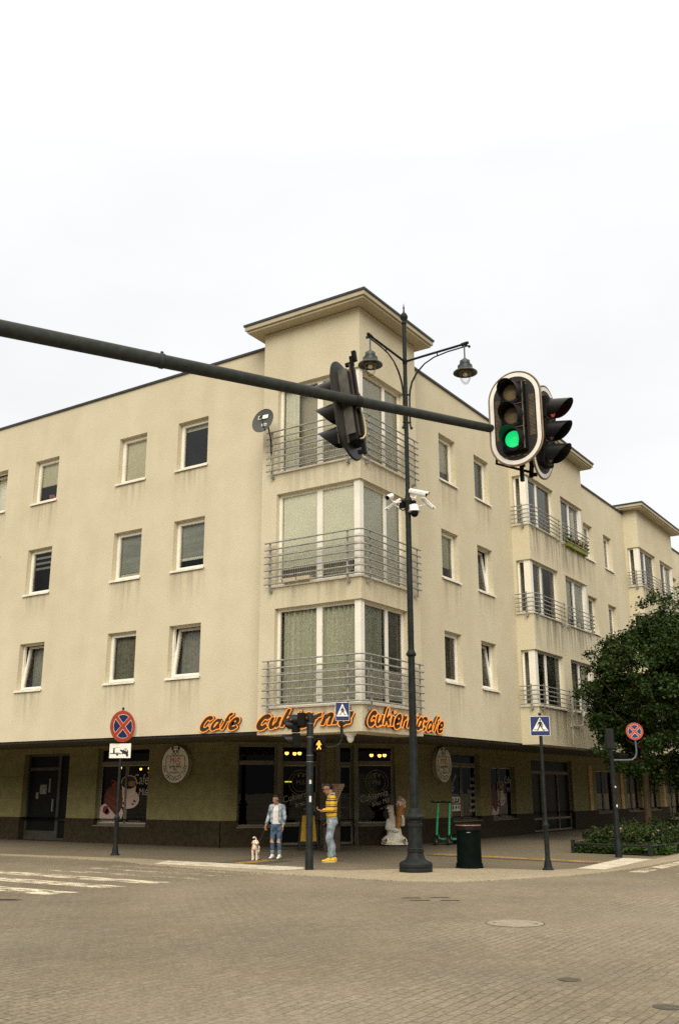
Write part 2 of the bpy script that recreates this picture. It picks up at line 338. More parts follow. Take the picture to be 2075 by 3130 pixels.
def mirror_x(root):
    for ch in root.children_recursive:
        if ch.type == 'MESH': ch.data.transform(Matrix.Diagonal((-1, 1, 1, 1))); ch.data.flip_normals()
def thing(name, label, cat, loc=(0, 0, 0), rz=0, group=None):
    o = bpy.data.objects.new(name, None); C.objects.link(o); o.location = loc; o.rotation_euler = (0, 0, rz)
    o.empty_display_size = .2; o['label'] = label; o['category'] = cat
    if group: o['group'] = group
    return o
def tag(o, label, cat, group=None):
    o['label'] = label; o['category'] = cat
    if group: o['group'] = group
    return o
def structure(o): o['kind'] = 'structure'; return o

def dg_mesh(o):
    dg = bpy.context.evaluated_depsgraph_get(); dg.update()
    return bpy.data.meshes.new_from_object(o.evaluated_get(dg), depsgraph=dg)

_txt = {}
def text_geo(s, bold=0.0, shear=0.0):
    """flat glyph outlines of height ~1 em, left-aligned: (verts2d, faces, width)"""
    k = (s, bold, shear)
    if k in _txt: return _txt[k]
    cu = bpy.data.curves.new('glyphs', 'FONT'); cu.body = s; cu.size = 1; cu.resolution_u = 3; cu.offset = bold; cu.shear = shear
    o = bpy.data.objects.new('glyphs', cu); C.objects.link(o)
    me = dg_mesh(o); vs = [(v.co.x, v.co.y) for v in me.vertices]; fs = [tuple(p.vertices) for p in me.polygons]
    bpy.data.objects.remove(o); bpy.data.curves.remove(cu); bpy.data.meshes.remove(me)
    xs = [v[0] for v in vs] or [0, 1]
    _txt[k] = (vs, fs, min(xs), max(xs)); return _txt[k]
def put_text(mb, s, fn, x, z, size, align='l', bold=0., shear=0., rot=0., squash=1.):
    """fn(a,b) -> 3-D point on the surface"""
    vs, fs, x0, x1 = text_geo(s, bold, shear); w = (x1-x0)*size*squash
    ox = {'l': 0, 'c': -w/2, 'r': -w}[align]; c, sn = math.cos(rot), math.sin(rot); out = []
    for a, b in vs:
        a = (a-x0)*size*squash+ox; b = b*size
        out.append(fn(x+a*c-b*sn, z+a*sn+b*c))
    mb.add(out, fs); return w

# faces of the building: (s, d, z) -> world; s along the wall, d outward
class Face:
    def __init__(f, O, t):
        f.O = Vector((*O, 0)); f.t = Vector((*t, 0)).normalized(); f.n = Vector((f.t.y, -f.t.x, 0))
    def p(f, s, d, z): return f.O+f.t*s+f.n*d+Vector((0, 0, z))
    def box(f, mb, s0, s1, d0, d1, z0, z1):
        return mb.hexa([f.p(s0, d0, z0), f.p(s1, d0, z0), f.p(s1, d1, z0), f.p(s0, d1, z0), f.p(s0, d0, z1), f.p(s1, d0, z1), f.p(s1, d1, z1), f.p(s0, d1, z1)])
    def rect(f, mb, s0, s1, d, z0, z1): return mb.quad(f.p(s0, d, z0), f.p(s1, d, z0), f.p(s1, d, z1), f.p(s0, d, z1))
def facade(mb, F, s0, s1, z0, z1, ops, depth):
    """a wall sheet with openings (s0,s1,z0,z1[,flags]) and their reveals; flags: 'l','r' = no jamb there"""
    ss = sorted({s0, s1, *[o[0] for o in ops], *[o[1] for o in ops]}); zz = sorted({z0, z1, *[o[2] for o in ops], *[o[3] for o in ops]})
    for i in range(len(ss)-1):
        for j in range(len(zz)-1):
            a, b = (ss[i]+ss[i+1])/2, (zz[j]+zz[j+1])/2
            if any(o[0] < a < o[1] and o[2] < b < o[3] for o in ops): continue
            F.rect(mb, ss[i], ss[i+1], 0, zz[j], zz[j+1])
    for o in ops:
        fl = o[4] if len(o) > 4 else ''
        a, b, c, d = o[:4]; a2 = a+depth if 'L' in fl else a; b2 = b-depth if 'R' in fl else b
        if 'l' not in fl.lower(): mb.quad(F.p(a, 0, c), F.p(a, -depth, c), F.p(a, -depth, d), F.p(a, 0, d))
        if 'r' not in fl.lower(): mb.quad(F.p(b, 0, c), F.p(b, -depth, c), F.p(b, -depth, d), F.p(b, 0, d))
        for z in (c, d): mb.quad(F.p(a2, 0, z), F.p(b2, 0, z), F.p(b2, -depth, z), F.p(a2, -depth, z))
FL = Face((0, 0), (1, 0)); FR = Face((0, 0), (0, 1))

# ------------------------------------------------------------------ setting: ground
ROAD = mat_pavers('road setts', (.325, .278, .203), (.262, .222, .16), (.185, .145, .09), .20, .10, .006, R(90), .36, .16, .42)
PAVE = mat_pavers('pavement tiles', (.255, .212, .145), (.212, .175, .119), (.12, .10, .065), .30, .15, .006, R(0), .35, .4, .28)
STRIP = mat_pavers('pale granite setts', (.52, .445, .315), (.42, .355, .245), (.25, .20, .13), .10, .10, .008, R(20), .3, .4, .25)
def sheet(name, pts, z, m):
    mb = MB(); mb.poly([(x, y, z) for x, y in pts]); return structure(mb.build(name, m, recalc=False))
mb = MB(); mb.quad((-400, -400, -.008), (400, -400, -.008), (400, 400, -.008), (-400, 400, -.008)); structure(mb.build('road', ROAD, recalc=False))
outer = [(-60, -2.05), (-9.4, -1.95), (-7, -1.85), (-5.0, -1.9), (-4.2, -2.3), (-2.6, -2.55), (-1, -2.7), (.1, -2.8), (1.7, -2.9), (2.9, -2.9), (3.8, -2.5), (4.4, -1.5), (5.0, -.2), (5.35, 1.2), (5.5, 2.6), (5.55, 5.1), (5.5, 9), (5.5, 90)]
mb = MB(); top = [(x, y, 0) for x, y in outer]+[(-60, 90, 0)]; mb.poly(top)
structure(mb.build('pavement', PAVE, recalc=False))
strip = [(-60, -1.7), (-9.4, -1.6), (-5.2, -1.05), (-4.2, -1.18), (-.3, -1.2), (0, -1.7), (.8, -1.45), (1.5, -.5), (2.4, .25), (3.2, .65), (4.1, .74), (4.5, 1.5), (4.3, 5.15), (4.95, 5.3), (5.0, 90)]
inner = [(x, y) for x, y in strip]
pts = outer[:]; mb = MB()
off = [(x, y) for x, y in outer]
poly = [(x, y, .004) for x, y in off]+[(x, y, .004) for x, y in inner[::-1]]
mb.poly(poly)
for a, b in zip(outer, outer[1:]): mb.quad((*a, -.012), (*b, -.012), (*b, .004), (*a, .004))
structure(mb.build('kerb_strip', STRIP, recalc=False))
WPAINT = mat_paint('zebra paint', (.74, .66, .49), (.29, .245, .175), .485, 3.6)
WPAINT2 = mat_paint('worn zebra paint', (.58, .51, .37), (.29, .245, .175), .54, 3.8)
WSLAB = mat_paint('white slab paint', (.70, .64, .50), (.42, .36, .26), .40, 4.0)
YTACT = mat_paint('yellow tactile tiles', (.50, .29, .075), (.34, .22, .09), .45, 5)
DTACT = mat('dark tactile border', (.085, .08, .065), .8, .2, 8)
def marking(name, pts, m, z=.008):
    n = 8; mb = MB(); mb.poly([(x, y, z) for x, y in pts]); return structure(mb.build(name, m, recalc=False))
marking('white_edge_slab', [(-4.24, -1.24), (-.42, -1.22), (-.1, -1.68), (-.35, -2.12), (-3.75, -2.2)], WSLAB)
for i, (yc, x0, x1, wd, mm) in enumerate([(-2.98, -4.2, .05, .2, WPAINT2), (-3.66, -4.5, -.3, .26, WPAINT2), (-4.46, -4.75, -.25, .28, WPAINT2), (-5.38, -6.0, -.5, .46, WPAINT), (-6.38, -6.0, -.62, .5, WPAINT), (-7.55, -6.0, -.52, .56, WPAINT)]):
    j = .08
    marking('zebra_stripe', [(x0, yc-wd/2), (x1-j, yc-wd/2-.04), (x1+j, yc+wd/2-.04), (x0, yc+wd/2)], mm, -.004)
marking('white_edge_slab', [(4.5, 1.48), (5.08, 1.5), (4.97, 5.04), (4.28, 5.12)], WSLAB)
for x0, x1 in ((5.62, 5.95), (6.55, 7.0), (7.5, 7.95)):
    marking('zebra_stripe', [(x0, 1.25), (x1, 1.25), (x1, 5.1), (x0, 5.1)], WPAINT, -.004)
marking('tactile_strip', [(-2.14, -1.2), (-2.52, -1.2), (-2.6, .22), (-2.2, .22)], YTACT, .006)
marking('tactile_border', [(-1.72, -1.2), (-2.14, -1.2), (-2.2, .3), (-1.78, .3)], DTACT, .006)
marking('tactile_border', [(-2.52, -1.2), (-2.92, -1.2), (-2.98, .3), (-2.6, .3)], DTACT, .006)
marking('tactile_strip', [(-.2, 4.34), (1.1, 4.22), (2.8, 3.9), (4.32, 3.68), (4.33, 3.3), (2.8, 3.52), (1.3, 3.75), (-.2, 3.95)], YTACT, .006)
marking('tactile_border', [(-.2, 3.95), (1.3, 3.75), (2.8, 3.52), (4.33, 3.3), (4.34, 3.0), (2.8, 3.2), (1.3, 3.42), (-.2, 3.6)], DTACT, .006)

# ------------------------------------------------------------------ the apartment building
BLD = thing('apartment_building', 'cream stuccoed four-storey corner apartment block with balconied bays above a dark ground-floor cafe', 'building')
ZB, ZT = 2.91, 12.88          # underside of the upper storeys, roof edge
ROWS = {'t': (10.03, 11.42), 'm': (7.19, 8.58), 'b': (4.35, 5.72)}
LC = {0: (-14.03, -12.97), 1: (-11.66, -10.58), 2: (-7.99, -6.9), 3: (-5.7, -4.6), -1: (-17.6, -16.5)}
RC = {1: (4.64, 5.67), 2: (6.91, 7.94), 3: (16.32, 17.33), 4: (18.59, 19.58), 5: (28.2, 29.2), 6: (30.45, 31.45)}
DEP = .16
w = MB()
opsL = [(a, b, z0, z1) for a, b in LC.values() for z0, z1 in ROWS.values()]
opsR = [(a, b, z0, z1) for a, b in RC.values() for z0, z1 in ROWS.values()]
facade(w, FL, -24, 0.0, ZB, ZT, opsL, DEP); facade(w, FR, 0.0, 60, ZB, ZT, opsR, DEP)
w.quad((-24, 0, ZB), (-24, 11, ZB), (-24, 11, ZT), (-24, 0, ZT)); w.quad((-24, 11, 0), (-11, 11, 0), (-11, 11, ZT), (-24, 11, ZT))
w.quad((-11, 11, 0), (-11, 60, 0), (-11, 60, ZT), (-11, 11, ZT)); w.quad((-11, 60, ZB), (0, 60, ZB), (0, 60, ZT), (-11, 60, ZT))
w.build('upper_wall', STUCCO, BLD, recalc=False)
# tower at the corner: two storeys of spandrels between wrap-round windows
TX, TY = .6, -.5
TS = [(3.385, 5.72), (6.24, 8.57), (9.10, 11.4)]; TOPW = 12.98; TBOT = 2.79
FTL = Face((0, TY), (1, 0)); FTR = Face((TX, 0), (0, 1)); TL0, TR1 = -2.30, 2.23; WL0, WR1 = -1.84, 1.60
w = MB()
facade(w, FTL, TL0, TX, TBOT, TOPW, [(WL0, TX, a, b, 'r') for a, b in TS], .13)
facade(w, FTR, TY, TR1, TBOT, TOPW, [(TY, WR1, a, b, 'L') for a, b in TS], .13)
w.quad((TL0, TY, TBOT), (TL0, 0, TBOT), (TL0, 0, TOPW), (TL0, TY, TOPW)); w.quad((TX, TR1, TBOT), (0, TR1, TBOT), (0, TR1, TOPW), (TX, TR1, TOPW))
w.poly([(TL0, TY, TBOT), (TX, TY, TBOT), (TX, TR1, TBOT), (-.15, TR1, TBOT), (-.15, .2, TBOT), (TL0, .2, TBOT)])
w.quad((-.15, TR1, TBOT), (-.15, .2, TBOT), (-.15, .2, ZB+.05), (-.15, TR1, ZB+.05)); w.quad((TL0, .2, TBOT), (-.15, .2, TBOT), (-.15, .2, ZB+.05), (TL0, .2, ZB+.05))
w.build('tower_wall', STUCCO, BLD, recalc=False)
# bays on the side street
BX = .6; BS = [(4.0, 5.72), (6.85, 8.57), (9.71, 11.38)]; BAYS = [(9.5, 14.68), (21.35, 26.53), (33.2, 38.38)]
FBX = Face((BX, 0), (0, 1))
for y0, y1 in BAYS:
    w = MB(); FS = Face((0, y0), (1, 0))
    facade(w, FBX, y0, y1, 2.87, 12.98, [(y0, y0+2.29, a, b, 'L') for a, b in BS]+[(y0+2.95, y1, a, b, 'R') for a, b in BS], .12)
    facade(w, FS, 0, BX, 2.87, 12.98, [(.1, BX, a, b, 'r') for a, b in BS], .12)
    FN = Face((BX, y1), (-1, 0)); facade(w, FN, 0, BX, 2.87, 12.98, [(0, BX-.1, a, b, 'l') for a, b in BS], .12)
    w.quad((-.1, y0, 2.87), (BX, y0, 2.87), (BX, y1, 2.87), (-.1, y1, 2.87))
    w.build('bay_wall', STUCCO, BLD, recalc=False)
# cornices: flat projecting eaves with a stepped edge
def cornice(x0, x1, y0, y1, z, o=.38):
    m = MB()
    for e, za, zb in ((o-.05, z, z+.06), (o, z+.062, z+.17)):
        m.box(((x0-e+x1+e)/2, (y0-e+y1+e)/2, (za+zb)/2), (x1-x0+2*e, y1-y0+2*e, zb-za))
    c = m.build('cornice', CORNICE, BLD)
    k = MB(); e = o+.03; k.box(((x0+x1)/2, (y0+y1)/2, z+.2), (x1-x0+2*e, y1-y0+2*e, .055)); k.build('roof_edge', COPING, c)
cornice(TL0, TX, TY, TR1, 13.0)
for y0, y1 in BAYS: cornice(-2.4, BX, y0, y1, 13.0)
k = MB()
k.box((-4.0, 2.1, 12.94), (3.2, 3.9, .1)) if 0 else None
k.box((-12.96, .02, ZT+.025), (21.3, .14, .06)); k.box((-.02, 5.85, ZT+.025), (.14, 7.2, .06)); k.box((-.02, 18.0, ZT+.025), (.14, 6.6, .06)); k.box((-.02, 29.9, ZT+.025), (.14, 6.5, .06)); k.box((-.02, 49, ZT+.025), (.14, 21, .06))
k.poly([(-24, .09, ZT-.02), (-.09, .09, ZT-.02), (-.09, 60, ZT-.02), (-11, 60, ZT-.02), (-11, 11, ZT-.02), (-24, 11, ZT-.02)])
rf = k.build('roof', COPING, BLD, recalc=False)
for px in (-15.2, -9.8, -6.2): m = MB(); m.tube([(px, .35, ZT), (px, .35, ZT+.16)], .03, 8); m.build('roof_vent', COPING, rf)
# soffit over the recessed ground floor
LY, RX, CA, CB = 3.5, -2.8, (-6.7, 3.5), (-2.8, 8.0)
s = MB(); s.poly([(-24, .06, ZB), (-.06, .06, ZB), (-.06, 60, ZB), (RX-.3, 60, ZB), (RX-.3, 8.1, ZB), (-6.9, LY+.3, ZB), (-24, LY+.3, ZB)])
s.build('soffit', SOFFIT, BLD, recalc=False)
s = MB(); s.box((-13.2, .09, ZB-.03), (21.6, .06, .06)); s.box((-.09, 31.4, ZB-.03), (.06, 57.2, .06)); s.build('soffit_edge', COPING, BLD)

# windows ---------------------------------------------------------------------------------------------
def curtain_mb(F, s0, s1, d, z0, z1, amp=.025, per=.11):
    m = MB(); n = max(8, int((s1-s0)/per*6)); top = []; 
    ph = random.random()*6
    for i in range(n+1):
        s_ = s0+(s1-s0)*i/n; a = amp*math.sin((s_-s0)/per*2*math.pi+ph+1.2*math.sin((s_-s0)*9)); top.append((s_, d+a))
    vs = [F.p(a, b, z0) for a, b in top]+[F.p(a, b, z1) for a, b in top]; k = n+1
    m.add(vs, [(i, i+1, k+i+1, k+i) for i in range(n)]); return m
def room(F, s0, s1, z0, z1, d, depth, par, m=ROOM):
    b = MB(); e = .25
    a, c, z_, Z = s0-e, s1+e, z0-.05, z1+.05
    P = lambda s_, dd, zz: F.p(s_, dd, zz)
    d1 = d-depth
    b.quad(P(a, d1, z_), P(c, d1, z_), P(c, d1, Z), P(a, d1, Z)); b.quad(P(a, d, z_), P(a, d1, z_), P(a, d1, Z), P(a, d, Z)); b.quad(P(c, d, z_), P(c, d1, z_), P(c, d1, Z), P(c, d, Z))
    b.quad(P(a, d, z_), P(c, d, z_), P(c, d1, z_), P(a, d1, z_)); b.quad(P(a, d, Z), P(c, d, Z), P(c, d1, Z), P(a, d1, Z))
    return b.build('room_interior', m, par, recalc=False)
def frame_mb(F, s0, s1, z0, z1, d0, d1, t=.065, mul=()):
    m = MB()
    F.box(m, s0, s0+t, d0, d1, z0, z1); F.box(m, s1-t, s1, d0, d1, z0, z1)
    F.box(m, s0+t, s1-t, d0, d1, z0, z0+t); F.box(m, s0+t, s1-t, d0, d1, z1-t, z1)
    for q, wd in mul: F.box(m, q-wd/2, q+wd/2, d0, d1, z0+t, z1-t)
    return m
def sash_mb(F, s0, s1, z0, z1, d0, d1, t, tilt):
    """sash ring + glass sheet, leaning inwards from its bottom edge by tilt (m at the top)"""
    def f2(s_, d, z): return F.p(s_, d-tilt*(z-z0)/(z1-z0), z)
    m = MB()
    def bx(a, b, c, e): m.hexa([f2(a, d0, c), f2(b, d0, c), f2(b, d1, c), f2(a, d1, c), f2(a, d0, e), f2(b, d0, e), f2(b, d1, e), f2(a, d1, e)])
    bx(s0, s0+t, z0, z1); bx(s1-t, s1, z0, z1); bx(s0+t, s1-t, z0, z0+t); bx(s0+t, s1-t, z1-t, z1)
    g = MB(); dm = (d0+d1)/2; g.quad(f2(s0+t, dm, z0+t), f2(s1-t, dm, z0+t), f2(s1-t, dm, z1-t), f2(s0+t, dm, z1-t)); return m, g
def fill(F, par, kind, s0, s1, z0, z1, d):
    """what hangs behind the pane"""
    h = z1-z0
    def blind(zb, mt, nm='roller_blind', zt=None): m = MB(); F.box(m, s0+.01, s1-.01, d-.012, d, zb, zt or z1); m.build(nm, mt, par)
    if kind == 'full': blind(z0, BLIND)
    elif kind == 'fullw': blind(z0, BLINDW)
    elif kind == 'half': blind(z0+.42*h, BLIND)
    elif kind == 'slim': blind(z0+.88*h, BLIND)
    elif kind == 'most': blind(z0+.16*h, BLINDW)
    elif kind == 'low': blind(z0+.27*h, BLIND)
    elif kind == 'grey': blind(z0+.26*h, BLINDG, 'pleated_blind'); blind(z0+.2*h, BLINDW, 'blind_rail', z0+.27*h)
    elif kind == 'roman': blind(z0+.12*h, BLINDG, 'pleated_blind'); blind(z0+.07*h, BLIND, 'blind_rail', z0+.13*h)
    elif kind == 'stripe':
        for k in range(3): blind(z0+(.58+.13*k)*h, BLINDG, 'slat', z0+(.63+.13*k)*h)
    elif kind == 'lace': curtain_mb(F, s0, s1, d-.06, z0, z1, .05, .13).build('curtain', CURTAIN, par, True, False)
    elif kind == 'net': curtain_mb(F, s0, s1, d-.05, z0, z1, .03, .10).build('curtain', CURTAIND, par, True, False)
    elif kind == 'side': curtain_mb(F, s0+.45*(s1-s0), s1, d-.05, z0, z1, .03, .10).build('curtain', CURTAIND, par, True, False)
    elif kind == 'sides': curtain_mb(F, s0, s0+.4*(s1-s0), d-.05, z0, z1, .03, .10).build('curtain', BLINDW, par, True, False)
def stain(F, s0, s1, z, hgt, par, k=1.0):
    n = 6; me = bpy.data.meshes.new('dirt_run')
    vs = []; fs = []; fade = []
    for j in range(n+1):
        for i in range(5):
            s_ = s0+(s1-s0)*i/4; vs.append(F.p(s_, .003, z-hgt*j/n)); fade.append(k*(1-j/n)**(1.3 if k == 1 else .6)*(0.35 if i in (0, 4) else 1))
    for j in range(n):
        for i in range(4): fs.append((j*5+i, j*5+i+1, j*5+6+i, j*5+5+i))
    me.from_pydata([tuple(v) for v in vs], [], fs); at = me.attributes.new('fade', 'FLOAT', 'POINT'); at.data.foreach_set('value', fade)
    me.materials.append(STAIN); o = bpy.data.objects.new('dirt_run', me); C.objects.link(o); o.parent = par
def window(F, s0, s1, z0, z1, kind, tilt=0, dep=DEP, rm=1.6, label=None):
    d0, d1 = -dep-.07, -dep
    wn = frame_mb(F, s0, s1, z0, z1, d0, d1, .05).build('window', PVC, BLD)
    a, b = sash_mb(F, s0+.05, s1-.05, z0+.05, z1-.05, d0-.005, d1-.015+.03, .06, .17*tilt)
    sh = a.build('sash', PVC, wn); b.build('pane', GLASS, wn, recalc=False)
    m = MB(); m.add([F.p(s0-.05, -.06, z0+.002), F.p(s1+.05, -.06, z0+.002), F.p(s1+.05, .055, z0-.02), F.p(s0-.05, .055, z0-.02), F.p(s0-.05, -.06, z0+.022), F.p(s1+.05, -.06, z0+.022), F.p(s1+.05, .055, z0+.002), F.p(s0-.05, .055, z0+.002)],
                   [(0, 3, 2, 1), (4, 5, 6, 7), (0, 1, 5, 4), (1, 2, 6, 5), (2, 3, 7, 6), (3, 0, 4, 7)])
    F.box(m, s0+.002, s1-.002, -dep+.002, -.06, z0+.004, z0+.024); F.box(m, s0-.05, s1+.05, .045, .055, z0-.05, z0-.02)
    m.build('sill', SILL, wn)
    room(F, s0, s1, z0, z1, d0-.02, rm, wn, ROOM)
    fill(F, wn, kind, s0+.06, s1-.06, z0+.06, z1-.06, d0-.03-.2*tilt)
    stain(F, s0-.08, s1+.08, z0-.045, random.uniform(.7, 1.5), wn)
    return wn
KL = {(3, 't'): 'slim', (2, 't'): 'full', (1, 't'): 'half', (0, 't'): 'fullw', (3, 'm'): 'grey', (2, 'm'): 'roman', (1, 'm'): 'stripe', (0, 'm'): 'dark',
      (3, 'b'): 'net', (2, 'b'): 'net', (1, 'b'): 'net', (0, 'b'): 'net', (-1, 't'): 'half', (-1, 'm'): 'dark', (-1, 'b'): 'net'}
for (c, r), k in KL.items(): 
    wn = window(FL, *LC[c], *ROWS[r], k, tilt=1 if (c, r) in ((3, 'b'), (1, 'b'), (0, 't')) else 0)
    if (c, r) == (1, 't'):
        m = MB()
        for _ in range(9): m.ball(FL.p(-11.1+random.uniform(-.16, .2), -.33, 10.18+random.uniform(0, .17)), random.uniform(.035, .055), 7, 5)
        m.build('pink_flowers', mat('pink petals', (.5, .16, .22), .7, .2, 20), wn, True)
KR = {(1, 't'): 'low', (2, 't'): 'side', (1, 'm'): 'low', (2, 'm'): 'net', (1, 'b'): 'side', (2, 'b'): 'net', (3, 't'): 'fullw', (4, 't'): 'fullw', (3, 'm'): 'sides', (4, 'm'): 'half', (3, 'b'): 'dark', (4, 'b'): 'net'}
for c in RC:
    for r in ROWS: window(FR, *RC[c], *ROWS[r], KR.get((c, r), 'net'), tilt=1 if (c, r) in ((2, 'm'), (2, 'b')) else 0)

# wrap-round corner windows of the tower
def rail_path(pts, rad, n=6):
    out = [Vector(pts[0])]
    for a, b, c in zip(pts, pts[1:], pts[2:]):
        a, b, c = Vector(a), Vector(b), Vector(c); u = (a-b).normalized(); v = (c-b).normalized()
        for i in range(n+1):
            t = i/n; p0, p1 = b+u*rad, b+v*rad; out.append(p0*(1-t)**2+b*2*t*(1-t)+p1*t*t)
    out.append(Vector(pts[-1])); return out
def corner_window(zs, kl, kr, name='corner_window'):
    z0, z1 = zs; t = .07; d1 = -.13; d0 = -.20
    m = frame_mb(FTL, WL0, TX-.13, z0+.03, z1, d0, d1, t, [(-.64, .15)])
    F2 = FTR
    m2 = frame_mb(FTR, TY+.13, WR1, z0+.03, z1, d0, d1, t, [(.82, .10)]); m.add(m2.v, m2.f)
    m.box((TX-.135, TY+.135, (z0+z1)/2+.015), (.16, .16, z1-z0-.034))          # corner post
    wn = m.build('corner_window', PVC, BLD)
    g = MB(); dg = -.165
    for a, b in ((WL0+t, -.715), (-.565, TX-.2)): FTL.rect(g, a, b, dg, z0+.1, z1-t)
    for a, b in ((TY+.2, .77), (.87, WR1-t)): FTR.rect(g, a, b, dg, z0+.1, z1-t)
    g.build('pane', GLASS, wn, recalc=False)
    k = MB(); FTL.box(k, WL0-.14, TX+.05, -.13, .05, z0-.012, z0+.028); k.box((TX-.04, (TY+WR1+.14)/2+.065, z0+.008), (.18, WR1+.14-TY-.13, .04)); k.build('sill', SILL, wn)
    b = MB(); xs, ys = WL0-.3, WR1+.3                                              # the room behind
    X1, Y0 = TX-.24, TY+.24
    ym = 2.1; ys = WR1-.01
    b.quad((xs, Y0, z0), (xs, ym, z0), (xs, ym, z1), (xs, Y0, z1)); b.quad((xs, ym, z0), (X1, ym, z0), (X1, ym, z1), (xs, ym, z1)); b.quad((X1, ys, z0), (X1, ym, z0), (X1, ym, z1), (X1, ys, z1))
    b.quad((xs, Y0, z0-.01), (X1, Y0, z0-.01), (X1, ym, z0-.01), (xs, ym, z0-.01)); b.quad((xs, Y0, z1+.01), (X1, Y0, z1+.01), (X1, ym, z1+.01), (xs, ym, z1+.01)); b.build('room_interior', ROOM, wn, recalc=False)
    for kk, F, spans in ((kl, FTL, ((WL0+t, -.68), (-.6, TX-.21))), (kr, FTR, ((TY+.21, .8), (.84, WR1-t)))):
        for (a, c), kind in zip(spans, kk): fill(F, wn, kind, a, c, z0+.1, z1-t, -.205)
    stain(FTL, WL0-.1, TX-.02, z0-.03, .9, wn); stain(FTR, TY+.02, WR1+.1, z0-.03, .9, wn)
    return wn
def tower_rail(z0, n=7, top=1.07):
    off = .13; r = MB()
    x1, y1 = TX+off, TY-off
    zs = [z0+.03+(top-.0)*k/(n-1)*.95+.03 for k in range(n)]
    for z in zs:
        r.tube(rail_path([(-2.08, y1, z), (x1, y1, z), (x1, 2.08, z)], .22), .0195, 8)
    o = r.build('railing', RAIL, BLD, True)
    for px, py, hx, hy in ((-1.93, y1+.022, .05, .012), (.30, y1+.022, .05, .012), (x1-.022, -.28, .012, .05), (x1-.022, 1.93, .012, .05)):
        q = MB(); q.box((px, py, (z0-.12+zs[-1])/2), (hx, hy, zs[-1]-z0+.12))
        q.box((px, TY-.06, z0-.10), (.05, .13, .05)) if hx > hy else q.box((TX+.06, py, z0-.10), (.13, .05, .05))
        q.build('railing_post', RAIL, o)
    g = MB(); gz0, gz1 = z0+.16, z0+.8
    x = WL0+.08
    while x < TX-.2: g.box((x, TY-.03, (gz0+gz1)/2), (.007, .007, gz1-gz0)); x += .052
    y = TY+.2
    while y < WR1-.05: g.box((TX+.03, y, (gz0+gz1)/2), (.007, .007, gz1-gz0)); y += .052
    for gz in (gz0, gz1): g.box(((WL0+TX)/2, TY-.03, gz), (TX-WL0-.2, .01, .012)); g.box((TX+.03, (TY+WR1)/2, gz), (.01, WR1-TY-.2, .012))
    g.build('safety_grille', GRILLE, o)
    return o
corner_window(TS[0], ('lace', 'lace'), ('lace', 'net')); tower_rail(TS[0][0])
cw = corner_window(TS[1], ('most', 'most'), ('fullw', 'fullw')); tower_rail(TS[1][0])
corner_window(TS[2], ('sides', 'low'), ('full', 'full')); tower_rail(TS[2][0])

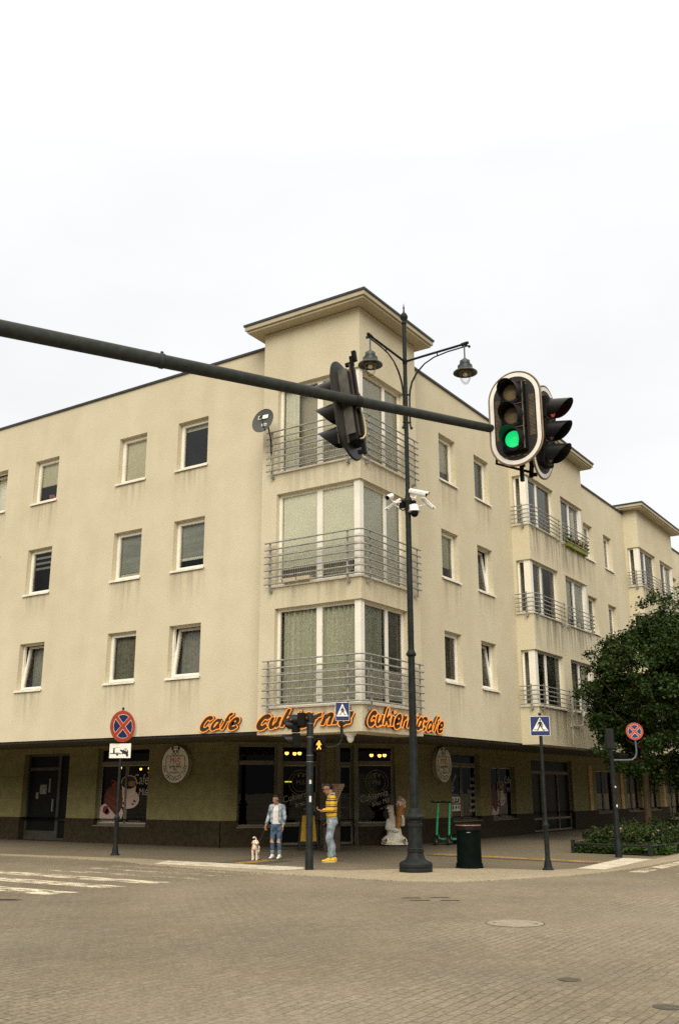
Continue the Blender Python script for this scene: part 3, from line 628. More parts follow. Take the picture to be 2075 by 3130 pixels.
# bay windows
def bay_windows(y0, y1, zs, kinds):
    z0, z1 = zs; FS = Face((0, y0), (1, 0)); FN = Face((BX, y1), (-1, 0)); t = .06; d1, d0 = -.12, -.19
    for side in (0, 1):
        m = MB()
        if side == 0:
            a, b = y0+.12, y0+2.29; px, py = BX-.17, y0+.17
            for q in (frame_mb(FBX, a, b, z0+.03, z1, d0, d1, t, [(y0+1.06, .1)]), frame_mb(FS, .1, BX-.12, z0+.03, z1, d0, d1, t)): m.add(q.v, q.f)
        else:
            a, b = y0+2.95, y1-.12; px, py = BX-.17, y1-.17
            for q in (frame_mb(FBX, a, b, z0+.03, z1, d0, d1, t, [(y0+4.0, .1)]), frame_mb(FN, .12, BX-.1, z0+.03, z1, d0, d1, t)): m.add(q.v, q.f)
        m.box((px, py, (z0+z1)/2+.015), (.21, .21, z1-z0-.034))
        wn = m.build('bay_window', PVC, BLD); g = MB()
        FBX.rect(g, a+t, b-t, -.155, z0+.09, z1-t)
        (FS.rect(g, .16, BX-.28, -.155, z0+.09, z1-t) if side == 0 else FN.rect(g, .28, BX-.16, -.155, z0+.09, z1-t)); g.build('pane', GLASS, wn, recalc=False)
        k = MB(); FBX.box(k, y0-.03 if side == 0 else y0+2.88, y0+2.36 if side == 0 else y1+.03, -.12, .045, z0-.012, z0+.028)
        if side == 0: FS.box(k, .04, BX-.121, -.12, .045, z0-.012, z0+.028)
        k.build('sill', SILL, wn)
        bm_ = MB(); ya, yb = (y0+.22, y0+2.5) if side == 0 else (y0+2.8, y1-.22)
        X0, X1 = -1.2, BX-.21
        bm_.quad((X0, ya, z0), (X0, yb, z0), (X0, yb, z1), (X0, ya, z1)); ye = yb if side == 0 else ya
        bm_.quad((X0, ye, z0), (X1, ye, z0), (X1, ye, z1), (X0, ye, z1)); yw = ya if side == 0 else yb
        bm_.quad((X0, yw, z0), (.05, yw, z0), (.05, yw, z1), (X0, yw, z1))
        for z in (z0-.01, z1+.01): bm_.quad((X0, ya, z), (X1, ya, z), (X1, yb, z), (X0, yb, z))
        bm_.build('room_interior', ROOM, wn, recalc=False)
        spans = ((y0+.3, y0+1.02), (y0+1.1, y0+2.24)) if side == 0 else ((y0+3.0, y0+3.96), (y0+4.04, y1-.3))
        for (p0, p1), kd in zip(spans, kinds[side]): fill(FBX, wn, kd, p0, p1, z0+.09, z1-t, -.23)
        stain(FBX, (y0+.01) if side == 0 else y0+2.5, (y0+2.7) if side == 0 else y1-.01, z0-.03, 1.12, wn, 2.0)
        r = MB(); off = .13; xr = BX+off; rz = [z0+.06+.135*k for k in range(5)]
        for z in rz:
            pth = [(.06, y0-off, z), (xr, y0-off, z), (xr, y0+2.44, z)] if side == 0 else [(xr, y0+2.72, z), (xr, y1+off, z), (.06, y1+off, z)]
            r.tube(rail_path(pth, .16), .0165, 7)
        o = r.build('railing', RAIL, BLD, True)
        for yy in ((y0+.2, y0+2.36) if side == 0 else (y0+2.8, y1-.2)):
            q = MB(); q.box((xr-.022, yy, z0+.28), (.012, .05, .78)); q.box((BX+.06, yy, z0-.08), (.13, .05, .05)); q.build('railing_post', RAIL, o)
        if side == 0: q = MB(); q.box((.42, y0-off+.022, z0+.28), (.05, .012, .78)); q.box((.42, y0-.06, z0-.08), (.05, .13, .05)); q.build('railing_post', RAIL, o)
bk = [(('dark', 'net'), ('dark', 'dark')), (('side', 'sides'), ('most', 'most')), (('dark', 'net'), ('net', 'dark'))]
for y0, y1 in BAYS:
    for zs, kd in zip(BS, bk): bay_windows(y0, y1, zs, kd)

# ground floor: stone cladding over a dark granite plinth, set back under the storeys above
FGL = Face((0, LY), (1, 0)); FGR = Face((RX, 0), (0, 1)); FC = Face(CA, (CB[0]-CA[0], CB[1]-CA[1])); CL = 5.955
def ground_wall(F, s0, s1, ops, dep=.22):
    m = MB(); facade(m, F, s0, s1, .72, ZB, [(a, b, max(.72, c), d) for a, b, c, d in ops if d > .72], dep); o = m.build('stone_wall', STONE, BLD, recalc=False)
    m = MB(); F2 = Face((F.p(0, .03, 0).x, F.p(0, .03, 0).y), (F.t.x, F.t.y))
    facade(m, F2, s0-(.02 if F is not FC else 0), s1, -.02, .72, [(a, b, c, .72) for a, b, c, d in ops if c < .72], dep+.03)
    m.quad(F.p(s0, 0, .72), F.p(s1, 0, .72), F.p(s1, .03, .72), F.p(s0, .03, .72)); m.build('plinth', PLINTH, BLD, recalc=False)
    j = MB()                                        # thin joints between the slabs
    def clear(s_, z): return not any(a-.03 < s_ < b+.03 and c-.03 < z < d+.03 for a, b, c, d in ops)
    s_ = s0+.9
    while s_ < s1:
        for za in np.arange(.74, 2.8, .12):
            if clear(s_, za+.06): F.box(j, s_-.004, s_+.004, 0, .003, za, za+.1)
        s_ += 1.24
    for z in (1.32, 2.02, 2.62):
        s_ = s0
        while s_ < s1-.12:
            if clear(s_+.06, z): F.box(j, s_, s_+.12, 0, .003, z-.004, z+.004)
            s_ += .12
    j.build('stone_joints', STONEJ, o)
    return o
gl_ops = [(-15.32, -13.12, .02, 2.72), (-11.82, -9.6, .53, 2.84)]
ch_ops = [(.45, 1.62, .55, 2.84), (1.76, 2.9, .04, 2.84), (3.5, 3.94, .04, 2.84), (4.06, 5.24, .56, 2.84)]
gr_ops = [(10.18, 12.3, .6, 2.72), (13.15, 15.2, .58, 2.36), (16.7, 20.9, .04, 2.7), (23.7, 26.2, .6, 2.4), (27.8, 30.0, .6, 2.4), (31.0, 33.0, .6, 2.4), (34.4, 37, .04, 2.6)]
ground_wall(FGL, -24, CA[0], gl_ops); ground_wall(FC, 0, CL, ch_ops); ground_wall(FGR, CB[1], 60, gr_ops)
def shop_window(F, s0, s1, z0, z1, transom, mul, name='shop_window', rm=ROOMW, rdep=2.2, gl=SHOPGLASS, bead=True, low=None):
    d0, d1 = -.22, -.13; t = .06
    m = frame_mb(F, s0, s1, z0, transom or z1, d0, d1, t, [(q, .07) for q in mul])
    if transom: 
        q = frame_mb(F, s0, s1, transom, z1, d0, d1, t, []); m.add(q.v, q.f)
    if low: F.box(m, s0+t, s1-t, d0, d1, low-.04, low+.04)
    F.box(m, s0, s1, -.13, .05, z0-.03, z0+.0) if z0 > .3 else None
    wn = m.build(name, SHOPFRAME, BLD); g = MB(); F.rect(g, s0+t, s1-t, -.175, z0+t, z1-t); g.build('pane', gl, wn, recalc=False)
    if bead:
        b = MB(); edges = [s0+t]+[e for q in mul for e in (q-.035, q+.035)]+[s1-t]; zt = (transom or z1)-t; zb = (low+.04 if low else z0+t)
        for a, c in zip(edges[::2], edges[1::2]):
            F.box(b, a, c, -.171, -.165, zt-.02, zt); F.box(b, a, c, -.171, -.165, zb, zb+.032); F.box(b, a, a+.018, -.171, -.165, zb+.032, zt-.02); F.box(b, c-.018, c, -.171, -.165, zb+.032, zt-.02)
        b.build('glazing_bead', SHOPLINE, wn)
    r = room(F, s0, s1, max(z0, .02), z1, d0-.02, rdep, wn, rm)
    return wn
LW = shop_window(FGL, -11.82, -9.6, .53, 2.84, 2.37, [-10.66])
# left street door
m = frame_mb(FGL, -15.32, -13.12, .02, 2.72, -.3, -.2, .07, [(-13.78, .12)]); FGL.box(m, -15.25, -13.84, -.29, -.21, .02, .3); FGL.box(m, -13.72, -13.19, -.29, -.21, .62, .72); FGL.box(m, -15.25, -13.84, -.29, -.21, 2.2, 2.3)
dr = m.build('entrance_door', mat('dark door frame', (.05, .045, .035), .5, .2, 5), BLD); m = MB(); FGL.rect(m, -15.25, -13.19, -.25, .08, 2.65); m.build('pane', DARKGLASS, dr, recalc=False)
m = MB(); FGL.box(m, -14.72, -14.4, -.245, -.235, 1.45, 1.75); FGL.box(m, -14.3, -14.22, -.245, -.235, 1.5, 1.95); FGL.box(m, -14.9, -14.78, -.245, -.235, 1.3, 1.5); m.build('door_notice', mat('grey notice paper', (.2, .19, .15), .8, .3, 14), dr)
m = MB(); FGL.box(m, -14.0, -13.96, -.2, -.15, .9, 1.3); m.build('handle', SIGNBACK, dr)
# chamfered cafe front
W1 = shop_window(FC, .45, 1.62, .55, 2.84, 2.33, [], bead=False, gl=mat_glass('dark shop glass', (.16, .17, .15), refl=.8))
DRW = shop_window(FC, 1.76, 2.9, .04, 2.84, 2.32, [], 'cafe_door', low=.58, rdep=2.6)
m = MB(); FC.box(m, 1.82, 2.84, -.2, -.16, .1, .54); m.build('kick_panel', DARKGLASS, DRW); m = MB(); FC.box(m, 2.74, 2.78, -.12, -.07, .95, 1.5); m.build('handle', SIGNBACK, DRW)
W2 = shop_window(FC, 3.5, 3.94, .04, 2.84, 2.3, [], 'side_light', low=.58)
m = MB(); FC.box(m, 3.56, 3.88, -.2, -.16, .1, .54); m.build('kick_panel', DARKGLASS, W2)
W3 = shop_window(FC, 4.06, 5.24, .56, 2.84, 2.34, [])
m = MB(); FC.box(m, 1.62, 1.76, -.01, .03, .0, 2.84); FC.box(m, 2.9, 3.04, -.01, .03, .0, 2.84); FC.box(m, 3.36, 3.5, -.01, .03, .0, 2.84); FC.box(m, 3.94, 4.06, -.01, .03, .0, 2.84); m.build('door_surround', SHOPFRAME, BLD)
m = MB(); FC.box(m, 4.14, 4.72, -.24, -.22, 1.2, 2.04); m.build('paper_panel', mat('grey paper sheet', (.33, .34, .25), .8, .1, 3), W3)
m = MB()                                           # shelves with cakes behind the side light
for z in (.75, 1.05, 1.35, 1.65): FC.box(m, 3.56, 3.9, -.6, -.3, z, z+.02)
m.build('display_shelf', SIGNW, W2)
for col, nm in (((.4, .25, .1), 'cake'), ((.45, .4, .3), 'cake_tray'), ((.2, .05, .03), 'berry_cake')):
    m = MB()
    for _ in range(6): s_ = random.uniform(3.6, 3.85); z = random.choice((.77, 1.07, 1.37, 1.67)); m.lathe([(.06, 0), (.065, .08), (.03, .1)], FC.p(s_, -.4, z), 10)
    m.build(nm, mat(nm+' icing', col, .7, .3, 14), W2)
RW1 = shop_window(FGR, 10.18, 12.3, .6, 2.72, 2.36, [11.18]); RW2 = shop_window(FGR, 13.15, 15.2, .58, 2.36, None, [14.12])
RD = shop_window(FGR, 16.7, 20.9, .04, 2.7, 2.2, [17.9, 19.6], 'passage_door', bead=False, gl=DARKGLASS, low=.5)
for a, b, c, d in gr_ops[3:]: 
    wn = shop_window(FGR, a, b, c, d, None, [(a+b)/2], rdep=1.5)
    curtain_mb(FGR, a+.08, a+.5, -.3, c+.08, d-.08, .02, .08).build('tan_curtain', mat('tan drape', (.55, .30, .10), .9, .2, 9, col2=(.6, .34, .12)), wn, True, False)
    curtain_mb(FGR, b-.5, b-.1, -.3, c+.08, d-.08, .02, .08).build('tan_curtain', MATS['tan drape'], wn, True, False)
for yy in (22.9, 27.0, 30.5, 33.7):
    m = MB(); FGR.box(m, yy-.2, yy+.2, 0, .06, .72, 2.55); m.build('tan_pilaster', mat('tan pilaster stone', (.42, .28, .13), .8, .25, 3), BLD)

# ------------------------------------------------------------------ writing and pictures on the shop windows, neon words, medallions
fgl = lambda d: (lambda a, b: FGL.p(a, d, b)); fgr = lambda d: (lambda a, b: FGR.p(a, d, b)); fc = lambda d: (lambda a, b: FC.p(a, d, b))
def ell(cx, cz, rx, rz, n=26, a0=0, a1=360): return [(cx+rx*math.cos(R(a0+(a1-a0)*i/n)), cz+rz*math.sin(R(a0+(a1-a0)*i/n))) for i in range(n if a1-a0 == 360 else n+1)]
def flat(mb, pts, fn): mb.poly([fn(a, b) for a, b in pts])
CAKEB = mat('chocolate print', (.10, .030, .014), .6, .55, 26); CAKER = mat('berry print', (.20, .030, .02), .6, .3, 20)
PLATE = mat('plate print', (.56, .43, .40), .6, .1, 6); CUP = mat('cup print', (.60, .46, .37), .6, .12, 5); COFFEE = mat('coffee print', (.025, .012, .008), .5, .3, 9); FOAM = mat('coffee foam print', (.33, .15, .07), .6, .3, 14)
def cake_poster(F, par, x, z, k=1.0, mirror=False, word=True, xw=None):
    P = lambda d: (lambda a, b: F.p(x+a*k, -.158+d, z+b*k))
    def part(nm, m, shapes, d):
        mb = MB()
        for s_ in shapes: flat(mb, s_, P(d))
        mb.build(nm, m, par, recalc=False)
    part('plate_print', PLATE, [ell(.42, .32, .56, .32), ell(1.2, .74, .44, .28)], 0)
    part('saucer_shadow_print', CUP, [ell(1.2, .77, .36, .2)], .002)
    part('cake_print', CAKEB, [[(.12, .66), (.72, .22), (.92, .50), (.98, .95), (.7, 1.12), (.45, 1.16), (.2, 1.02)]], .004)
    part('cake_print', CAKER, [[(.2, .72), (.76, .34), (.8, .4), (.22, .8)], [(.2, .88), (.84, .55), (.87, .62), (.22, .95)]]+[ell(.55, 1.2, .12, .09), ell(.22, .42, .13, .12), ell(.3, .36, .1, .09), ell(.46, 1.27, .06, .06)], .006)
    part('cup_print', CUP, [[(.86, 1.25), (.92, .8), (1.05, .66), (1.32, .66), (1.45, .8), (1.5, 1.25), (1.35, 1.12), (1.0, 1.12)], ell(1.18, 1.25, .34, .2)], .008)
    part('coffee_print', COFFEE, [ell(1.17, 1.26, .3, .165)], .010); part('coffee_print', FOAM, [ell(1.3, 1.2, .16, .085)], .012)
    part('coffee_print', COFFEE, [ell(1.0, .62, .05, .035), ell(1.45, .68, .05, .035), ell(1.38, .6, .04, .03)], .012)
cake_poster(FGL, LW, -11.72, .56, 1.0)
m = MB(); put_text(m, 'Cafe', fgl(-.155), -9.74, 1.74, .44, 'r', -.005, .12, squash=.8); put_text(m, 'Miś', fgl(-.155), -9.74, 1.42, .30, 'r', -.005, .12, squash=.85)
FGL.box(m, -10.5, -9.98, -.158, -.155, .655, .675); m.build('lettering', DECAL, LW, recalc=False)
cake_poster(FGR, RW2, 13.2, .62, .86)
m = MB(); put_text(m, 'Cafe', fgr(-.155), 15.1, 1.78, .36, 'r', -.005, .12, squash=.8); put_text(m, 'Miś', fgr(-.155), 15.1, 1.48, .25, 'r', -.005, .12, squash=.85); m.build('lettering', DECAL, RW2, recalc=False)
m = MB()
for i, t in enumerate(('lody', 'kawa', 'herbata', 'torty', 'ciasta', 'pączki')): put_text(m, t, fgr(-.155), 12.16, 1.86-.2*i, .17, 'r', .004, .1)
put_text(m, 'Cukiernia', fgr(-.155), 10.32, 1.42, .2, 'l', .004, .2, rot=R(48)); put_text(m, 'Miś', fgr(-.155), 10.5, 1.4, .2, 'l', .004, .2, rot=R(48)); m.build('lettering', DECAL, RW1, recalc=False)
for z in (.9, 1.14):
    m = MB(); FGR.box(m, 10.24, 11.08, -.165, -.16, z, z+.2); m.build('price_card', SIGNW, RW1)
    m = MB()
    for k in range(4):
        cx = 10.36+.2*k; flat(m, ell(cx, z+.12, .045, .055, 10), fgr(-.157)); flat(m, [(cx-.035, z+.09), (cx+.035, z+.09), (cx, z+.02)], fgr(-.156))
    m.build('price_card_print', INK, RW1, recalc=False)
DIM = mat('faint gold vinyl', (.30, .25, .15), .7, .1, 9)
for (x, WN) in ((1.86, DRW), (4.2, W3)):
    m = MB(); put_text(m, 'Cukiernia', fc(-.150), x, 1.2, .27, 'l', -.003, .22, rot=R(14), squash=.86); put_text(m, 'braci Miś', fc(-.150), x+.36, 1.08, .19, 'l', -.003, .22, rot=R(14), squash=.8); put_text(m, 'od 1989', fc(-.150), x+.6, .99, .1, 'l', 0, .2, rot=R(14))
    m.build('lettering', DECAL, WN, recalc=False)
    m = MB(); cx = x+.5
    for r in (.36, .27):
        o_ = ell(cx, 1.78, r, r, 32); i_ = ell(cx, 1.78, r-.012, r-.012, 32)
        for k in range(32): m.quad(fc(-.15)(*o_[k]), fc(-.15)(*o_[(k+1) % 32]), fc(-.15)(*i_[(k+1) % 32]), fc(-.15)(*i_[k]))
    put_text(m, 'Miś', fc(-.15), cx, 1.72, .18, 'c', 0); 
    for dx in (-.07, .07): flat(m, ell(cx+dx, 1.97, .03, .04, 10), fc(-.15))
    m.build('round_emblem', DIM, WN, recalc=False)

# neon words: every letter a dark tray edged by a lit tube
STK = {'c': [[(.58, .50), (.46, .63), (.26, .60), (.1, .38), (.08, .16), (.2, .03), (.38, .05), (.54, .2)]],
 'C': [[(.62, .62), (.5, .78), (.27, .74), (.1, .46), (.08, .18), (.22, .03), (.42, .06), (.58, .22)]],
 'u': [[(.12, .6), (.08, .25), (.16, .06), (.3, .08), (.44, .3)], [(.5, .6), (.46, .2), (.56, .03)]],
 'k': [[(.2, 1.0), (.1, .5), (.06, .02)], [(.5, .58), (.3, .42), (.16, .34)], [(.24, .36), (.42, .2), (.52, .03)]],
 'i': [[(.12, .6), (.08, .3), (.08, .03)]],
 'e': [[(.12, .30), (.4, .36), (.5, .5), (.36, .63), (.16, .5), (.08, .22), (.2, .04), (.42, .08), (.54, .2)]],
 'r': [[(.12, .6), (.1, .3), (.06, .02)], [(.12, .36), (.28, .56), (.46, .58)]],
 'n': [[(.12, .6), (.1, .3), (.06, .02)], [(.12, .34), (.28, .56), (.42, .54), (.44, .3), (.42, .02)]],
 'a': [[(.46, .56), (.28, .6), (.1, .38), (.08, .14), (.2, .04), (.36, .16), (.48, .44)], [(.52, .6), (.47, .3), (.54, .03)]],
 'f': [[(.52, .86), (.4, .95), (.28, .78), (.2, .4), (.08, -.03)], [(.1, .58), (.42, .6)]]}
ADV = {'C': .74, 'c': .66, 'u': .70, 'k': .66, 'i': .30, 'e': .66, 'r': .56, 'n': .62, 'a': .70, 'f': .52}
def smooth2(p, n=5):
    out = []
    for i in range(len(p)-1):
        p0, p1, p2, p3 = p[max(0, i-1)], p[i], p[i+1], p[min(len(p)-1, i+2)]
        for j in range(n):
            t = j/n; out.append(tuple(.5*((2*b)+(-a+c)*t+(2*a-5*b+4*c-d)*t*t+(-a+3*b-3*c+d)*t**3) for a, b, c, d in zip(p0, p1, p2, p3)))
    return out+[p[-1]]
def neon_word(word, F, x0, x1, z, h, label, group, dd=0.0):
    t = thing('neon_sign', label, 'neon sign', F.p((x0+x1)/2, dd, z), 0, group)
    org = F.p((x0+x1)/2, dd, z); tot = sum(ADV[c] for c in word); kx = (x1-x0)/(tot+.25); x = x0
    for c in word:
        body = MB(); neon = MB()
        sh = lambda a, b: (x+(a+.32*b)*kx, z+b*h)
        for si, s_ in enumerate(STK[c]):
            c_ = smooth2(s_); hw = .128 if len(STK[c]) > 1 else .15; L_, R_ = [], []
            for i in range(len(c_)):
                a, b = c_[max(0, i-1)], c_[min(len(c_)-1, i+1)]; dx, dy = b[0]-a[0], b[1]-a[1]; l = math.hypot(dx, dy) or 1
                wv = hw*(1.0 if 0 < i < len(c_)-1 else .7); L_.append((c_[i][0]-dy/l*wv, c_[i][1]+dx/l*wv)); R_.append((c_[i][0]+dy/l*wv, c_[i][1]-dx/l*wv))
            d1 = .06+.004*si; n = len(c_)
            f2 = lambda q, d: F.p(*(lambda u: (u[0], dd+d, u[1]))(sh(*q)))-org
            vs = [f2(q, d) for d in (0.0, d1) for q in L_+R_]; fs = []
            for o_ in (0, 2*n):
                for i in range(n-1): fs.append((o_+i, o_+i+1, o_+n+i+1, o_+n+i))
            ring = list(range(n))+list(range(2*n-1, n-1, -1))
            for a, b in zip(ring, ring[1:]+ring[:1]): fs.append((a, b, 2*n+b, 2*n+a))
            body.add(vs, fs)
            outline = L_+R_[::-1]; cls = [smooth2(z_) for z_ in STK[c]]
            def hidden(q):                        # inside the letter's own body: no tube there
                for ci_, cc_ in enumerate(cls):
                    for a, b in zip(cc_, cc_[1:]):
                        vx, vy = b[0]-a[0], b[1]-a[1]; l2 = vx*vx+vy*vy or 1; u_ = max(0, min(1, ((q[0]-a[0])*vx+(q[1]-a[1])*vy)/l2))
                        if math.hypot(q[0]-a[0]-u_*vx, q[1]-a[1]-u_*vy) < hw*.66: return True
                return False
            runs = [[]]
            for q in outline+outline[:1]:
                if hidden(q):
                    if runs[-1]: runs.append([])
                else: runs[-1].append(f2(q, .072))
            for r_ in runs:
                if len(r_) > 1: neon.tube(r_, .0108, 6)
        if c == 'i':
            q = ell(.17, .8, .075, .07, 12); f3 = lambda u, d: F.p(sh(*u)[0], dd+d, sh(*u)[1])-org
            body.prism(q, lambda a, b, d: f3((a, b), d), 0, .06); neon.tube([f3(u, .072) for u in q], .0115, 6, closed=True)
        o = body.build('letter', LETTER, t); neon.build('neon_tube', NEON, o, True, recalc=False); x += ADV[c]*kx
    return t
NG = 'glowing orange neon words along the fascia'
neon_word('Cafe', FL, -4.45, -3.12, 2.99, .37, 'orange neon word Cafe on the plain wall left of the tower', NG)
neon_word('cukiernia', FTL, -2.27, .50, 2.93, .42, 'orange neon word cukiernia on the left face of the tower', NG)
neon_word('cukiernia', FTR, -.40, 2.22, 2.93, .42, 'orange neon word cukiernia on the right face of the tower, behind the lamp post', NG)
neon_word('Cafe', FR, 3.0, 4.38, 2.99, .38, 'glowing orange neon word cafe at the right end, right of the lamp post', NG)

def medallion(F, s0, z0, label):
    o = F.p(s0, 0, z0); t = thing('medallion_sign', label, 'sign', o, 0, 'round white shop medallions on the stone walls')
    G = lambda d: (lambda a, b: F.p(s0+a, d, z0+b)-o); D = .15
    m = MB(); m.prism(ell(0, 0, .55, .55, 40), lambda a, b, d: F.p(s0+a, d, z0+b)-o, .02, D); m.build('light_box', SIGNSIDE, t)
    m = MB(); m.prism(ell(0, 0, .535, .535, 40), lambda a, b, d: F.p(s0+a, d, z0+b)-o, D, D+.008); m.build('face', SIGNW, t)
    k = MB()
    def ring(r0, r1, d): 
        a_, b_ = ell(0, 0, r0, r0, 40), ell(0, 0, r1, r1, 40)
        for i in range(40): k.quad(G(d)(*a_[i]), G(d)(*a_[(i+1) % 40]), G(d)(*b_[(i+1) % 40]), G(d)(*b_[i]))
    ring(.545, .528, D+.010)
    sh = [(-.36, .24), (.36, .24), (.38, .0), (.33, -.18), (.2, -.31), (0, -.37), (-.2, -.31), (-.33, -.18), (-.38, 0)]
    for a, b in zip(sh, sh[1:]+sh[:1]):
        dx, dy = b[0]-a[0], b[1]-a[1]; l = math.hypot(dx, dy); nx, ny = -dy/l*.008, dx/l*.008
        k.quad(G(D+.011)(a[0]+nx, a[1]+ny), G(D+.011)(b[0]+nx, b[1]+ny), G(D+.011)(b[0]-nx, b[1]-ny), G(D+.011)(a[0]-nx, a[1]-ny))
    txt = 'ROK ZAŁOŻENIA 1989'; n = len(txt)
    for i, ch in enumerate(txt):
        if ch == ' ': continue
        an = R(188+164*i/(n-1)); put_text(k, ch, G(D+.011), .435*math.cos(an)-.03*math.cos(an+math.pi/2)*0, .435*math.sin(an), .105, 'c', .012, 0, an+math.pi/2) if False else put_text(k, ch, G(D+.011), .475*math.cos(an), .475*math.sin(an), .10, 'c', .012, 0, an+math.pi/2)
    put_text(k, 'Spółka Braci', G(D+.011), 0, -.09, .10, 'c', .015); put_text(k, 'Miś', G(D+.011), 0, -.18, .10, 'c', 0); put_text(k, 'CUKIERNICZA', G(D+.011), 0, -.26, .065, 'c', .012)
    for sx in (-1, 1):
        flat(k, ell(.125*sx, .46, .05, .05, 12), G(D+.011)); flat(k, ell(.06*sx, .37, .036, .05, 12), G(D+.014))
    flat(k, ell(0, .29, .035, .025, 10), G(D+.014)); a_, b_ = ell(0, .36, .135, .135, 24), ell(0, .36, .12, .12, 24)
    for i in range(24): k.quad(G(D+.013)(*a_[i]), G(D+.013)(*a_[(i+1) % 24]), G(D+.013)(*b_[(i+1) % 24]), G(D+.013)(*b_[i]))
    k.build('black_print', INK, t, recalc=False)
    m = MB(); flat(m, ell(0, .36, .12, .12, 24), G(D+.012)); m.build('bear_face', SIGNW, t, recalc=False)
    m = MB(); put_text(m, 'Mi', G(D+.012), -.19, .03, .24, 'l', .0, .0); put_text(m, 'Ś', G(D+.012), .06, -.02, .27, 'l', .0, .0); m.build('red_print', INKRED, t, recalc=False)
medallion(FGL, -8.38, 2.30, 'round white medallion sign with red lettering on the left street wall, beside the cake window')
medallion(FGR, 9.42, 2.32, 'round white medallion sign with red lettering on the side street wall, above the green scooters')

# lit lamps hanging inside the cafe
def pendant(P, label, r=.05, cat='lamp', m=LAMPGLOW):
    t = thing('pendant_lamp', label, cat, P, 0, 'lit lamps inside the cafe'); b = MB(); b.ball((0, 0, 0), r, 10, 8); b.build('bulb', m, t, True)
    k = MB(); k.tube([(0, 0, r*.9), (0, 0, .22)], .006, 6); k.lathe([(.02, .1), (.045, .045), (.05, .03)], (0, 0, 0), 10); k.build('cord', BLACK, t)
for s_, z, l in ((1.97, 2.62, 'lit round lamp over the cafe door, nearest the dark window'), (2.21, 2.61, 'lit round lamp over the cafe door, middle of the three'), (2.36, 2.62, 'lit round lamp over the cafe door, next to the signal pole'),
                 (4.6, 2.58, 'lit round lamp behind the cafe window by the bear statue, left of the three'), (4.86, 2.57, 'lit round lamp behind the cafe window by the bear statue, middle of the three'), (5.02, 2.58, 'lit round lamp behind the cafe window by the bear statue, right of the three')):
    pendant(FC.p(s_, -.34, z), l, .058)
for s_, z, l in ((-11.3, 2.27, 'small lit lamp in the top left corner of the cake window'), (-10.42, 2.22, 'small lit lamp just right of the mullion in the cake window'), (-10.06, 2.24, 'small lit lamp near the right jamb of the cake window')):
    pendant(FGL.p(s_, -.5, z-.02), l, .038)
t = thing('pendant_lamp', 'wide yellow glowing shade below the small lamps in the cake window', 'lamp', FGL.p(-10.14, -.7, 2.1), 0, 'lit lamps inside the cafe'); m = MB(); m.lathe([(.03, .08), (.12, 0), (.05, -.07)], n=14); m.build('lamp_shade', mat('yellow lit shade', (.9, .6, .1), .5, .05, 5, emit=(.9, .55, .06), es=1.3), t)
t = thing('tube_lamp', 'short yellow-green lit tube behind the cafe door glass', 'lamp', FC.p(2.06, -.5, 1.8)); m = MB(); m.tube([FC.t*-.1, FC.t*.1], .016, 8); m.build('tube', TUBEGLOW, t)
m = MB(); m.tube([FC.t*-.12+Vector((0, 0, .02)), FC.t*.12+Vector((0, 0, .02))], .008, 6); m.build('fitting', BLACK, t)

# ------------------------------------------------------------------ street lamp
L0 = Vector((2.11, -.96, 0))
LAMP = thing('street_lamp', 'tall dark double-armed street lamp with a heavy cast base standing on the corner kerb', 'street lamp', L0)
m = MB(); m.lathe([(.325, -.02), (.33, .06), (.318, .075), (.33, .09), (.33, .145), (.315, .175), (.27, .20), (.22, .215), (.185, .26), (.165, .32), (.152, .36), (.168, .375), (.17, .40), (.155, .41), (.165, .43), (.145, .45), (.138, .60), (.136, .84), (.155, .86), (.155, .90), (.135, .92), (.135, .98), (.19, 1.01), (.195, 1.045), (.15, 1.075), (.125, 1.12), (.12, 1.16), (.09, 1.20)], n=28)
m.build('base', POLE, LAMP, True)
m = MB(); m.lathe([(.085, 1.18), (.081, 2.3), (.071, 4.26)], n=20, flute=.1, fn=1); m.lathe([(.075, 4.24), (.105, 4.27), (.105, 4.30), (.08, 4.34), (.068, 4.38)], n=20)
m.lathe([(.065, 4.36), (.060, 7.5)], n=20, flute=.1, fn=1); m.lathe([(.066, 7.36), (.07, 7.40), (.068, 7.58), (.09, 7.62), (.09, 7.66), (.06, 7.72), (.05, 7.80)], n=20); m.lathe([(.049, 7.76), (.046, 11.9)], n=18, flute=.1, fn=1); m.build('pole', POLE, LAMP, True)
m = MB(); m.lathe([(.05, 11.88), (.062, 11.90), (.05, 11.93), (.05, 11.98), (.085, 12.03), (.092, 12.08), (.06, 12.15), (.022, 12.19), (.016, 12.27), (.024, 12.30), (.014, 12.33), (.003, 12.42)], n=18); m.build('finial', POLE, LAMP, True)
